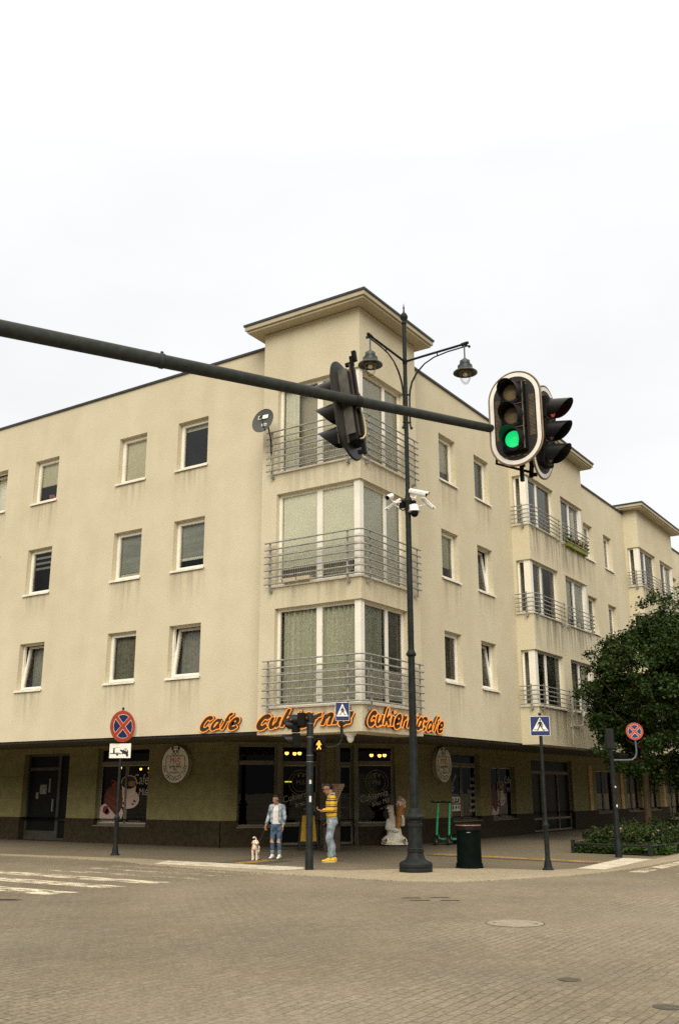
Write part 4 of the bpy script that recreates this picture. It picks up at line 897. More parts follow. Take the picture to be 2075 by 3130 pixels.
for dv in (Vector((0, -1, 0)), Vector((1, 0, 0))):
    q = lambda a, z: dv*a+Vector((0, 0, z))
    m = MB(); m.tube([q(.03, 10.95), q(.5, 10.965), q(1.5, 10.99)], .027, 10); m.tube([q(1.44, 10.99), q(1.56, 10.99)], [.04, .045], 10); m.ball(q(1.58, 11.0), .035, 8, 6); m.lathe([(.05, 10.88), (.055, 10.93), (.055, 10.98), (.05, 11.0)], n=14); arm = m.build('arm', POLE, LAMP, True)
    m = MB(); pth = [q(.13, 9.31), q(.115, 9.34), q(.10, 9.4), q(.10, 10.0), q(.115, 10.2), q(.17, 10.4), q(.30, 10.6), q(.5, 10.77), q(.75, 10.87), q(1.1, 10.915), q(1.5, 10.925), q(1.6, 10.925)]; m.tube(pth, [.02]*4+[.022]*3+[.016]*5, 8)
    m.ball(q(.13, 9.31), .035, 8, 6); m.ball(q(1.62, 10.90), .032, 8, 6)
    for z in (9.45, 10.12): m.tube([q(.03, z), q(.11, z)], .02, 8); m.ball(q(.1, z), .032, 8, 6)
    m.tube([q(.83, 10.88), q(.83, 10.96)], .014, 6); m.build('brace', POLE, arm, True)
    c = q(1.5, 0)
    m = MB(); m.tube([q(1.5, 11.0), q(1.5, 10.62)], .018, 8); m.lathe([(.03, 10.65), (.045, 10.635), (.05, 10.61), (.03, 10.60)], c, 14); m.lathe([(.07, 10.60), (.11, 10.585), (.11, 10.53), (.10, 10.52)], c, 22); hg = m.build('lantern_cap', LAMPLID, LAMP, True)
    m = MB(); m.lathe([(.115, 10.535), (.118, 10.50), (.11, 10.49), (.12, 10.485), (.16, 10.47), (.165, 10.39), (.17, 10.38), (.225, 10.345), (.262, 10.315), (.265, 10.295), (.255, 10.295), (.2, 10.325), (.13, 10.36), (.10, 10.36)], c, 32); m.build('lamp_shade', LAMPGREEN, hg, True)
    m = MB(); m.lathe([(.1, 10.385), (.135, 10.37), (.14, 10.29), (.12, 10.285)], c, 22); m.build('lamp_collar', OCHRE, hg, True)
    m = MB(); m.lathe([(.118, 10.285), (.122, 10.22), (.112, 10.15), (.085, 10.085), (.045, 10.04), (.006, 10.025)], c, 22); m.build('bulb_glass', BULBGLASS, hg, True)
    m = MB(); m.lathe([(.05, 10.29), (.05, 10.24), (.012, 10.22)], c, 12); m.build('lamp_socket', SIGNW, hg, True)

# surveillance cameras clamped round the lamp post
def bullet(P, dirv, label, ln=.30, r=.045):
    d = Vector(dirv).normalized(); t = thing('surveillance_camera', label, 'security camera', P, 0, 'white security cameras on the lamp post')
    side = d.cross(Vector((0, 0, 1))).normalized(); up = side.cross(d)
    m = MB(); m.tube([-d*ln/2, d*ln/2], r, 14); m.build('housing', CAMW, t, True)
    m = MB(); n = 7                                 # rain hood
    vs = [];
    for a in range(n): an = R(-80+160*a/(n-1)); vs.append([-d*ln*.45+(up*math.cos(an)+side*math.sin(an))*(r+.008), d*(ln*.5+.05)+(up*math.cos(an)+side*math.sin(an))*(r+.008)])
    for a in range(n-1): m.quad(vs[a][0], vs[a][1], vs[a+1][1], vs[a+1][0])
    m.build('sun_hood', CAMW, t, True); m = MB(); m.tube([d*(ln/2-.002), d*(ln/2+.006)], r*.86, 14); m.build('lens', BLACK, t)
    back = (L0+Vector((0, 0, P[2]-.08))-Vector(P)); bl = back.length
    m = MB(); m.tube([-up*r*.8, -up*(r+.05)+back*.25, back*((bl-.06)/bl)], .014, 8); m.ball(-up*(r+.04)+back*.2, .03, 8, 6); m.build('bracket', CAMW, t, True)
rt = Vector((math.cos(_y), math.sin(_y), 0)); fwv = Vector((-math.sin(_y), math.cos(_y), 0))
LP = lambda a, b, z: L0+rt*a+fwv*b+Vector((0, 0, z))
bullet(LP(-.40, -.1, 7.70), (-.45*rt-.9*fwv)[:2]+(-.45,), 'white bullet camera left of the lamp post, the uppermost, pointing at the viewer', .26, .055)
bullet(LP(-.30, .06, 7.585), (-rt*.9+fwv*.15)[:2]+(-.62,), 'slim white bullet camera slanting down to the left of the lamp post', .36, .033)
bullet(LP(.22, -.08, 7.80), (rt*.8-fwv*.35)[:2]+(-.28,), 'large white bullet camera pointing right from the top of the camera cluster', .40, .06)
bullet(LP(.43, .12, 7.63), (rt*.75+fwv*.3)[:2]+(-.62,), 'white bullet camera slanting steeply down to the right of the lamp post', .32, .045)
t = thing('surveillance_camera', 'white dome camera with a black globe hanging at the front of the lamp post', 'security camera', LP(.13, -.12, 7.36), 0, 'white security cameras on the lamp post')
m = MB(); m.lathe([(.07, .16), (.085, .13), (.10, .04), (.135, .01), (.13, 0)], n=20); m.box((-.07, .05, .11), (.16, .12, .13)); m.build('housing', CAMW, t, True); m = MB(); m.ball((0, 0, -.035), .085, 16, 10); m.build('dome', BLACK, t, True)
m = MB(); m.tube([(-.05, .06, .06), (-.10, .10, .02)], .03, 8); m.build('bracket', CAMW, t)
m = MB()
for a in (-1, 1): m.tube([rt*.02*a+Vector((0, 0, 7.48)), rt*.11*a+Vector((0, 0, 7.42)), rt*.17*a+Vector((0, 0, 7.46)), rt*.19*a+Vector((0, 0, 7.54))], .014, 8); m.box(tuple(rt*.12*a+Vector((0, 0, 7.56))), (.09, .09, .16))
m.build('cable_box', BLACK, LAMP)

# ------------------------------------------------------------------ traffic light mast over the road
A1, A0 = Vector((6.70, -6.05, 6.70)), Vector((2.3, -14.25, 6.70)); ad = (A1-A0).normalized(); AL = (A1-A0).length
MAST = thing('signal_mast', 'long tapering grey mast arm reaching over the road from the left', 'traffic light mast', (A0.x, A0.y, 0))
o_ = Vector((A0.x, A0.y, 0)); at = lambda k: A0+ad*k-o_
jk = (Vector((4.28, -10.83, 6.7))-A0).length
m = MB(); m.tube([at(0), at(jk)], [.106, .0915], 20); m.tube([at(jk), at(jk+.01), at(AL)], [.0915, .0875, .061], 20); m.build('arm', ARM, MAST, True)
m = MB(); m.tube([at(jk-.03), at(jk-.02), at(jk+.02), at(jk+.03)], [.093, .099, .099, .093], 20); m.tube([at(jk)+Vector((0, 0, .09)), at(jk)+Vector((0, 0, .125))], .02, 8); m.tube([at(jk+.35)+Vector((.03, -.06, -.02)), at(jk+.35)+Vector((.05, -.105, -.03))], .014, 8); m.build('joint_collar', ARM, MAST, True)
m = MB(); m.lathe([(.24, 0), (.24, .04), (.15, .06), (.14, 3), (.12, 6.9), (.02, 6.95)], n=20); m.build('post', ARM, MAST, True)
k3 = (Vector((5.62, -8.2, 6.7))-A0).dot(ad)
for kk, rr in ((k3-.15, .086), (AL-.12, .073)):
    m = MB(); m.tube([at(kk-.035), at(kk+.035)], rr, 18); m.box(tuple(at(kk)+Vector((0, 0, rr))), (.05, .05, .05)); m.box(tuple(at(kk)-Vector((0, 0, rr))), (.05, .05, .05)); m.build('clamp', BLACKM, MAST)

def stadium(w_, h, n=26): 
    r = w_/2; c = h/2-r; return [(r*math.cos(math.pi*i/n), c+r*math.sin(math.pi*i/n)) for i in range(n+1)]+[(-r*math.cos(math.pi*i/n), -c-r*math.sin(math.pi*i/n)) for i in range(n+1)]
LENSOFF = mat_lens('unlit lens', (.30, .23, .115), None, 0); LENSOFF2 = mat_lens('unlit dull lens', (.24, .18, .09), None, 0)
LENSG = mat_lens('green lens lit', (.02, .5, .2), (.008, .78, .19), 1.0); LENSR = mat_lens('red lens lit', (.5, .06, .02), (.85, .10, .035), .4)
BORDER = mat('white reflective border', (.80, .77, .70), .5, .05, 6); EDGE = mat('brown board edge', (.20, .13, .07), .6, .25, 9); BOARD = mat('black perforated board', (.014, .012, .009), .5, .3, 40, stretch=(1, 1, 6))
def signal_head(P, face, label, lit=None, lens_mats=None, W=.80, H=1.44, vis=.27, edge=None):
    """traffic light looking along -Y in its own frame, turned to look along `face`"""
    rz = math.atan2(face[0], -face[1]); t = thing('traffic_light', label, 'traffic light', P, rz, 'traffic lights on the mast arm')
    m = MB(); m.prism(stadium(W, H), lambda a, b, d: (a, d, b), -.012, .012); m.build('back_board', BOARD, t)
    o1, i1 = stadium(W-.02, H-.02), stadium(W-.14, H-.14); m = MB()
    for i in range(len(o1)):
        j = (i+1) % len(o1); m.quad((o1[i][0], -.016, o1[i][1]), (o1[j][0], -.016, o1[j][1]), (i1[j][0], -.016, i1[j][1]), (i1[i][0], -.016, i1[i][1]))
    m.build('white_border', BORDER, t, recalc=False)
    m = MB(); st = stadium(W+.012, H+.012); m.tube([(a, -.004, b) for a, b in st], .014, 6, closed=True); m.build('board_edge', edge or EDGE, t, True)
    m = MB()                                       # ventilation slits
    for sx in (-1, 1):
        z = -H/2+.42
        while z < H/2-.40: m.box((sx*(W/2-.135), -.0155, z), (.085, .004, .010)); z += .021
    for zz, yy in ((H/2-.15, 1), (H/2-.20, 1), (-H/2+.15, -1)):
        for k in range(4): m.box((-.15+.1*k+.02*yy, -.0155, zz-.012*abs(k-1.5)), (.06, .004, .014))
    m.build('slits', OCHRE, t)
    m = MB()
    for z in (.36, 0, -.36): m.box((0, -.05, z), (.36, .115, .345))
    m.box((0, .07, 0), (.30, .17, 1.06)); m.build('housing', BLACK, t, bevel=.012)
    m = MB(); m.box((.165, -.113, 0), (.012, .012, 1.04)); m.box((0, -.1135, .18), (.33, .010, .008)); m.box((0, -.1135, -.18), (.33, .010, .008)); m.build('housing_trim', OCHRE, t)
    RX90 = Matrix.Rotation(R(90), 3, 'X')
    for i, z in enumerate((.36, 0, -.36)):
        m = MB(); m.lathe([(.145, 0), (.135, .015), (.10, .032), (.05, .042), (.002, .045)], (0, -.108, z), 28, RX90); m.build('lens', (lens_mats or [LENSOFF]*3)[i], t, True)
        m = MB(); n = 28; ro, ri = .16, .153; vo, vi, vo2, vi2 = [], [], [], []
        for k in range(n+1):
            a = R(-140+280*k/n); ln = vis*(.30+.70*((math.cos(a)+.77)/1.77)**.7) if math.cos(a) > -.77 else .1
            s_, c_ = math.sin(a), math.cos(a); tp = 1-.10*ln/vis
            vo.append((ro*s_, -.10, z+ro*c_)); vi.append((ri*s_, -.10, z+ri*c_)); vo2.append((ro*tp*s_, -.10-ln, z+ro*c_*tp)); vi2.append((ri*tp*s_, -.10-ln, z+ri*c_*tp))
        N1 = n+1; fs = []
        for k in range(n): fs += [(k, k+1, 2*N1+k+1, 2*N1+k), (N1+k, 3*N1+k, 3*N1+k+1, N1+k+1), (2*N1+k, 2*N1+k+1, 3*N1+k+1, 3*N1+k)]
        m.add(vo+vi+vo2+vi2, fs); m.lathe([(.172, 0), (.172, .02), (.156, .022)], (0, -.106, z), 28, RX90); m.build('visor', VISOR, t, True, recalc=False)
    return t, rz
h1, r1 = signal_head((6.955, -6.316, 6.775), (0.0, -1), 'traffic light showing green with a white-edged oval board facing the viewer', lens_mats=[LENSOFF, LENSOFF2, LENSG])
h2, r2 = signal_head((7.045, -5.475, 6.80), (1, 0), 'traffic light showing red turned side-on behind the green one', lens_mats=[LENSR, LENSOFF, LENSOFF2], vis=.34)
h3, r3 = signal_head((5.27, -8.24, 6.63), (-1, -.15), 'black traffic light seen from behind halfway along the mast arm', lens_mats=[LENSR, LENSOFF, LENSOFF], edge=BLACKM, vis=.36)
h3.rotation_euler.x = R(8); h2.rotation_euler.x = R(6)
HB = mat('housing back metal', (.10, .09, .075), .4, .3, 6, metal=.3)
for h_ in (h1, h2, h3):
    m = MB(); m.box((.0, .17, 0), (.06, .05, 1.40)); m.box((0, .13, .68), (.05, .1, .05)); m.box((0, .13, -.66), (.05, .1, .05)); m.build('mounting_rail', BLACK, h_)
m = MB(); m.box((.158, .075, .06), (.02, .14, .98)); m.build('housing_back', HB, h3); m = MB(); m.box((.157, .02, -.3), (.02, .03, .5)); m.box((-.03, .16, .1), (.22, .012, 1.1)); m.build('rear_cover', mat('rusty rear cover', (.05, .036, .02), .6, .4, 7), h3)
m = MB(); m.tube([(.02, .19, .02), (-.03, .215, -.12), (-.05, .22, -.28), (-.02, .215, -.42), (.06, .2, -.5), (.10, .18, -.51)], .011, 8); m.build('cable', mat('pale cable', (.55, .45, .22), .6, .15, 9), h3, True)
m = MB(); m.box((-.02, .22, .79), (.05, .06, .16)); m.box((0, .18, .72), (.05, .05, .14)); m.build('top_bracket', BLACK, h3)
for (hh, P) in ((h1, (6.955, -6.316)), (h2, (7.13, -5.42))):
    pass
m = MB(); M1 = Matrix.Rotation(-r2, 3, 'Z'); v = M1 @ (Vector((6.70, -6.10, 6.70))-Vector((7.13, -5.42, 6.80))); m.tube([(0, .17, -.05), tuple(v)], .03, 8); m.tube([(0, .17, -.62), tuple(v+Vector((0, 0, -.55))), tuple(v)], .022, 8); m.build('arm_bracket', BLACK, h2)
m = MB(); m.box((-.03, .2, -.78), (.05, .05, .25)); m.tube([(0, .16, 0), (-.22, .24, -.07)], .035, 8); m.build('arm_bracket', BLACK, h1)
m = MB(); M3 = Matrix.Rotation(-r3, 3, 'Z'); v = M3 @ (A0+ad*k3-Vector((5.27, -8.24, 6.63))); m.tube([(0, .17, .08), tuple(v)], .035, 8); m.build('arm_bracket', BLACK, h3)

# ------------------------------------------------------------------ sign posts
def base_pole(m, h, r=.038, rb=.055, zb=.9):
    m.lathe([(.115, -.01), (.11, .03), (.085, .05), (.075, .12), (rb+.006, .2), (rb, .24), (rb, zb-.05), (rb+.018, zb-.02), (rb+.012, zb+.02), (r+.008, zb+.05), (r, zb+.1), (r, h)], n=16)
def no_stop(t, c, r, rz, pf=True):
    """round no-stopping plate centred at c (local), facing local -Y turned by rz"""
    M = Matrix.Rotation(rz, 3, 'Z'); c = Vector(c); f = lambda a, b, d: M @ Vector((a, d, b))+c
    m = MB(); m.prism(ell(0, 0, r, r, 40), f, 0, .012); m.build('sign_back', SIGNBACK, t)
    m = MB(); m.prism(ell(0, 0, r*.985, r*.985, 40), f, -.004, -.001); o = m.build('red_disc', RED, t)
    wq, bq = MB(), MB()
    for k in range(4):
        pts = []; R0 = r*.76; hw = r*.115; mid = 90*k
        def sector(R_, h_): 
            a0 = mid-45; ah = math.degrees(math.asin(h_/R_)); arc = [(R_*math.cos(R(a0+ah+(90-2*ah)*i/10)), R_*math.sin(R(a0+ah+(90-2*ah)*i/10))) for i in range(11)]
            ap = h_*math.sqrt(2); return arc+[(ap*math.cos(R(mid)), ap*math.sin(R(mid)))]
        flat(wq, sector(R0, hw), lambda a, b: f(a, b, -.006)); flat(bq, sector(R0-r*.028, hw+r*.03), lambda a, b: f(a, b, -.009))
    wq.build('white_line', WHITE, t, recalc=False); bq.build('blue_field', BLUE, t, recalc=False)
def crossing_plate(t, c, w_, h, rz):
    M = Matrix.Rotation(rz, 3, 'Z'); c = Vector(c); f = lambda a, b, d: M @ Vector((a, d, b))+c
    def rr(w2, h2, r): return [(sx*(w2-r)+r*math.cos(a), sy*(h2-r)+r*math.sin(a)) for sx, sy, a0 in ((1, 1, 0), (-1, 1, 90), (-1, -1, 180), (1, -1, 270)) for a in (R(a0+22.5*i) for i in range(5))]
    m = MB(); m.prism(rr(w_/2, h/2, .02), f, 0, .014); m.build('sign_back', SIGNBACK, t)
    m = MB(); m.prism(rr(w_/2, h/2, .02), f, -.003, -.001); m.build('white_rim', WHITE, t)
    m = MB(); flat(m, rr(w_/2-.008, h/2-.008, .014), lambda a, b: f(a, b, -.005)); m.build('blue_field', BLUE, t, recalc=False)
    k = w_/.4; z0 = -.105*k*h/w_
    m = MB(); flat(m, [(-.165*k, z0), (.165*k, z0), (0, .175*k*h/w_)], lambda a, b: f(a, b, -.007)); m.build('white_triangle', WHITE, t, recalc=False)
    m = MB(); P = lambda pts: flat(m, [(a*k, b*k) for a, b in pts], lambda a, b: f(a, b, -.009))
    P([(-.13, -.078), (-.05, -.078), (-.05, -.070), (-.13, -.070)]); P([(.06, -.078), (.13, -.078), (.13, -.070), (.06, -.070)])
    P(ell(.005, .118, .017, .02, 12)); P([(-.022, .09), (.03, .09), (.03, .0), (-.02, .0)]); P([(.03, .09), (.055, .03), (.06, -.02), (.048, -.02), (.04, .02), (.022, .06)])
    P([(-.022, .09), (-.05, .05), (-.045, .04), (-.06, .01), (-.05, .0), (-.03, .045), (-.012, .06)]); P([(-.02, .005), (.012, .005), (-.03, -.06), (-.045, -.095), (-.075, -.095), (-.075, -.088), (-.06, -.082)]); P([(.0, .005), (.03, .005), (.05, -.05), (.075, -.09), (.095, -.085), (.1, -.095), (.06, -.1), (.03, -.05)])
    m.build('walker_symbol', INK, t, recalc=False)
toward = lambda x, y: math.atan2(12.2-x, -(-18.9-y))         # yaw that turns local -Y to the viewer
SX, SY = -6.75, -.46
t = thing('sign_post', 'big no-stopping disc above a white tow-away plate on a pole on the left pavement', 'road sign', (SX, SY, 0))
m = MB(); base_pole(m, 3.56, .036); m.ball((0, 0, 3.60), .035, 10, 7); m.build('pole', POLE, t, True)
rzl = R(72)
no_stop(t, (.05, -.03, 3.15), .40, R(84))
Mx = Matrix.Rotation(R(22), 3, 'Z'); cc = Vector((.02, -.05, 2.535)); f = lambda a, b, d: Mx @ Vector((a, d, b))+cc
m = MB(); m.prism([(-.29, -.18), (.29, -.18), (.29, .18), (-.29, .18)], f, 0, .012); m.build('tow_plate', WHITE, t)
m = MB(); Q = lambda pts: flat(m, pts, lambda a, b: f(a, b, -.003))
Q([(-.27, -.075), (.04, -.085), (.04, -.062), (-.27, -.055)]); Q([(-.19, -.06), (-.14, -.06), (-.15, .05), (-.185, .05)]); Q([(-.2, .05), (-.14, .055), (-.14, .065), (-.2, .06)])
Q([(-.19, .06), (.0, .095), (.0, .10), (-.19, .066)]); Q([(-.004, .1), (.0, .1), (.01, -.01), (.004, -.01)]); Q(ell(-.07, -.095, .03, .03, 12)); Q([(-.14, -.05), (-.01, -.05), (-.01, -.043), (-.14, -.043)])
Q([(.0, -.0), (.02, .03), (.10, .01), (.2, -.06), (.24, -.1), (.22, -.12), (.12, -.08)]); Q([(.09, .02), (.13, .06), (.19, .045), (.23, -.02), (.22, -.09)]); Q(ell(.08, -.06, .026, .026, 10)); Q(ell(.2, -.12, .03, .03, 10)); m.build('tow_symbol', INK, t, recalc=False)
m = MB(); Q2 = lambda pts: flat(m, pts, lambda a, b: f(a, b, -.005)); Q2([(.11, .015), (.135, .045), (.15, .04), (.145, .0)]); Q2([(.16, -.005), (.165, .035), (.185, .03), (.205, -.02)]); m.build('tow_symbol_windows', WHITE, t, recalc=False)

t = thing('sign_post', 'thin dark pole with a blue pedestrian crossing plate standing right of the litter bin', 'road sign', (4.14, .84, 0), R(20))
m = MB(); base_pole(m, 3.04, .034, .05, .86); m.ball((0, 0, 3.08), .032, 10, 7); m.build('pole', POLE, t, True); crossing_plate(t, (0, -.045, 2.835), .40, .40, R(4))

# pedestrian signal pole at the corner, left
PX, PY = .05, -1.69
t = thing('signal_pole', 'dark signal pole with pale bands between the woman and the man', 'signal pole', (PX, PY, 0))
m = MB(); m.lathe([(.085, -.01), (.085, .34), (.076, .36), (.072, .4), (.072, 3.08), (.05, 3.12), (.01, 3.13)], n=18); m.build('post', POLE, t, True)
m = MB()
for z in (2.12, 2.25, 2.62, 2.9): m.lathe([(.0745, z), (.0745, z+.012)], n=18)
m.build('steel_band', SIGNBACK, t)
m = MB(); m.box((.06, -.06, 1.72), (.03, .03, .08)); m.box((.06, -.06, 1.38), (.03, .03, .12)); m.build('sticker', WHITE, t)
def ped_head(P, rz, label, lit, hgt=.62, two=True, grp='pedestrian signals on the left corner pole'):
    t = thing('pedestrian_signal', label, 'pedestrian signal', P, rz, grp)
    zs = (.15, -.15) if two else (0,)
    m = MB()
    for z in zs: m.box((0, 0, z), (.26, .16, .28))
    m.build('housing', BLACK, t, bevel=.015); RX90 = Matrix.Rotation(R(90), 3, 'X')
    for z in zs:
        m = MB(); n = 20; vs = []
        for k in range(n+1): a = R(-130+260*k/n); ln = .22*(.35+.65*(math.cos(a)+.65)/1.65); vs += [(.112*math.sin(a), -.08, z+.112*math.cos(a)), (.108*math.sin(a), -.08-ln, z+.108*math.cos(a))]
        m.add(vs, [(2*k, 2*k+1, 2*k+3, 2*k+2) for k in range(n)]); m.build('visor', VISOR, t, True, recalc=False)
        m = MB(); m.lathe([(.105, 0), (.10, .006)], (0, -.08, z), 22, RX90); m.build('lens', BLACK, t)
    if lit:
        m = MB(); g = lambda pts, k=1: flat(m, pts, lambda a, b: (a, -.088, b))
        g(ell(0, .065, .024, .024, 12)); g([(-.04, .045), (.03, .045), (.055, .0), (.045, -.012), (.025, .012), (.022, -.03), (.045, -.09), (.022, -.092), (0, -.045), (-.025, -.095), (-.05, -.092), (-.02, -.03), (-.028, .01), (-.05, -.012), (-.062, -.002)])
        m.build('lit_walker', lit, t, recalc=False)
    m = MB(); m.tube([(0, .08, zs[0]), (0, .16, zs[0])], .02, 8); m.build('bracket', BLACK, t)
    return t
camdir = toward(PX, PY)
rt_ = rt; 
ped_head(Vector((PX, PY, 2.465))+rt*.20-fwv*.02, R(28), 'small black pedestrian signal with a lit amber walking figure, right of its pole', AMBER, two=False)
ped_head(Vector((PX, PY, 2.72))-rt*.30+fwv*.05, R(-48), 'black two-lamp pedestrian signal turned sideways, left of its pole', None)
hh = ped_head(Vector((PX, PY, 2.98))-rt*.17-fwv*.05, R(-62), 'black signal lamp at the top left of the corner signal pole', None, two=False)
t = thing('sign_post', 'blue pedestrian crossing plate on a curved arm from the left signal pole', 'road sign', (PX, PY, 0))
pa = lambda a, z: tuple(rt*a+Vector((0, 0, z)))
m = MB(); m.tube([pa(.06, 2.42), pa(.45, 2.42), pa(.55, 2.44), pa(.62, 2.49), pa(.66, 2.57), pa(.67, 2.66), pa(.67, 3.2)], .022, 10); m.build('curved_arm', POLE, t, True)
m = MB(); m.tube([pa(.665, 2.62), pa(.665, 3.25)], .032, 10); m.build('pole', POLE, t, True); crossing_plate(t, tuple(rt*.68-fwv*.04+Vector((0, 0, 3.15))), .30, .385, R(32))

# no-stopping sign on the signal pole by the planter
QX, QY = 4.09, 5.37
t = thing('signal_pole', 'dark signal pole rising in front of the planter with a black signal box on top', 'signal pole', (QX, QY, 0))
m = MB(); m.lathe([(.085, -.01), (.085, .32), (.074, .34), (.07, .4), (.06, 1.5), (.05, 2.42), (.058, 2.45), (.058, 2.48), (.045, 2.5)], n=18); m.build('post', POLE, t, True)
m = MB(); m.box((-.0, 0, 2.76), (.16, .16, .48)); m.box((-.10, .02, 2.70), (.06, .13, .34)); m.build('signal_box', BLACKM, t, bevel=.02)
m = MB(); m.box((.055, -.03, 1.62), (.02, .05, .04)); m.box((.06, -.03, 1.18), (.02, .04, .06)); m.build('sticker', WHITE, t)
t = thing('sign_post', 'small red and blue no-stopping disc on a curved arm in front of the tree', 'road sign', (QX, QY, 0))
m = MB(); m.tube([pa(.05, 2.25), pa(.4, 2.25), pa(.5, 2.26), pa(.58, 2.31), pa(.62, 2.40), pa(.625, 2.5), pa(.61, 2.98)], .021, 10); m.build('curved_arm', mat('blue-grey arm paint', (.08, .11, .14), .4, .15, 8), t, True)
no_stop(t, tuple(rt*.61-fwv*.03+Vector((0, 0, 2.935))), .21, R(30))

# ------------------------------------------------------------------ litter bin
t = thing('litter_bin', 'round dark green-black litter bin on the corner between the lamp and the blue crossing sign', 'litter bin', (2.56, .50, 0))
m = MB(); m.lathe([(.285, 0), (.285, .035), (.275, .045), (.275, .095), (.258, .10), (.25, .4), (.247, .74), (.24, .745)], n=32, flute=.03, fn=1); m.build('body', mat('bin paint', (.003, .006, .0045), .7, .3, 6, spec=.04), t, True)
m = MB(); m.lathe([(.25, .74), (.262, .75), (.262, .79), (.255, .81), (.262, .825), (.262, .85), (.24, .865), (.02, .875)], n=32); m.build('lid', BLACK, t, True)
m = MB(); m.lathe([(.264, .835), (.268, .845), (.264, .855)], n=32); m.build('rim', mat('worn copper rim', (.28, .15, .09), .5, .4, 12, metal=.4), t, True)
bd = Vector((12.2-2.56, -18.9-.5, 0)).normalized(); m = MB(); m.box(tuple(bd*.252+Vector((0, 0, .71))), (.07, .07, .015), Matrix.Rotation(math.atan2(bd.y, bd.x), 3, 'Z')); m.build('nameplate', SIGNBACK, t)

# ------------------------------------------------------------------ kick scooters
def scooter(P, rz, label, steer=0):
    t = thing('electric_scooter', label, 'scooter', P, rz, 'green electric scooters parked by the cafe wall')
    G = mat('bright green scooter paint', (.03, .34, .16), .35, .12, 6)
    m = MB(); m.tube([(0, -.02, .28), (0, .10, 1.18)], .032, 12); st = m.build('stem', G, t, True)
    m = MB(); m.tube([(-.27, .12, 1.22), (-.1, .105, 1.2), (.1, .105, 1.2), (.27, .12, 1.22)], .014, 8); m.ball((0, .105, 1.2), .04, 8, 6); m.build('handlebar', BLACK, st, True)
    for sx in (-1, 1): m = MB(); m.tube([(.15*sx, .115, 1.212), (.27*sx, .125, 1.222)], .023, 10); m.build('grip', BLACKM, st, True)
    m = MB(); m.tube([(0, -.01, .34), (0, .09, .19), (0, .2, .165)], .034, 10); m.box((0, .52, .165), (.17, .68, .06)); m.build('deck', G, t, bevel=.012)
    m = MB(); m.box((0, .52, .198), (.14, .6, .008)); m.build('deck_mat', BLACKM, t)
    RY = Matrix.Rotation(R(90), 3, 'Y')
    for y, z in ((-.06, .125), (.96, .125)):
        m = MB(); m.lathe([(.05, -.03), (.115, -.03), (.125, -.015), (.125, .015), (.115, .03), (.05, .03)], (0, y, z), 22, RY); wh = m.build('wheel', BLACKM, t, True)
        m = MB(); m.lathe([(.052, -.032), (.052, .032)], (0, y, z), 14, RY); m.build('hub', SIGNBACK, wh)
    m = MB()
    for sx in (-1, 1): m.tube([(.045*sx, -.05, .125), (.045*sx, -.03, .30), (0, -.02, .32)], .016, 8)
    m.build('fork', BLACK, t, True); m = MB(); m.tube([(0, .8, .17), (0, .86, .24), (0, .95, .275), (0, 1.04, .25)], .028, 8); m.build('rear_fender', BLACK, t, True)
    m = MB(); m.tube([(.05, .45, .14), (.10, .5, .0)], .01, 6); m.build('kickstand', BLACK, t)
scooter((-2.12, 7.86, 0), R(-6), 'bright green electric scooter leaning nearest the lamp post, left of the pair')
scooter((-1.80, 8.02, 0), R(4), 'bright green electric scooter nearest the litter bin, right of the pair')

# ------------------------------------------------------------------ organic shapes: hulls of ellipsoids fused by a voxel remesh
def sph(c, r):
    r = (r, r, r) if not isinstance(r, (tuple, list)) else r; n = 46; out = []
    for i in range(n):
        z = 1-2*(i+.5)/n; a = i*2.399963; q = math.sqrt(1-z*z); out.append(Vector((c[0]+r[0]*q*math.cos(a), c[1]+r[1]*q*math.sin(a), c[2]+r[2]*z)))
    return out
def fuse(name, hulls, vox, m, parent=None, smooth=3):
    vs_all, fs_all = [], []
    for h in hulls:
        bm = bmesh.new(); vv = [bm.verts.new(q) for c, r in h for q in sph(c, r)]
        bmesh.ops.convex_hull(bm, input=vv)
        bmesh.ops.delete(bm, geom=[v for v in bm.verts if not v.link_faces], context='VERTS'); bm.verts.index_update()
        o = len(vs_all); vs_all += [tuple(v.co) for v in bm.verts]; fs_all += [tuple(v.index+o for v in f.verts) for f in bm.faces]; bm.free()
    me = bpy.data.meshes.new(name); me.from_pydata(vs_all, [], fs_all); o = bpy.data.objects.new(name, me); C.objects.link(o)
    rm = o.modifiers.new('remesh', 'REMESH'); rm.mode = 'VOXEL'; rm.voxel_size = vox
    if smooth: sm = o.modifiers.new('smooth', 'SMOOTH'); sm.factor = .5; sm.iterations = smooth
    new = dg_mesh(o); o.modifiers.clear(); o.data = new; new.name = name; bpy.data.meshes.remove(me)
    new.polygons.foreach_set('use_smooth', [True]*len(new.polygons)); new.materials.clear(); new.materials.append(m); o.parent = parent
    return o
def limb(a, ra, b, rb): return [(a, ra), (b, rb)]
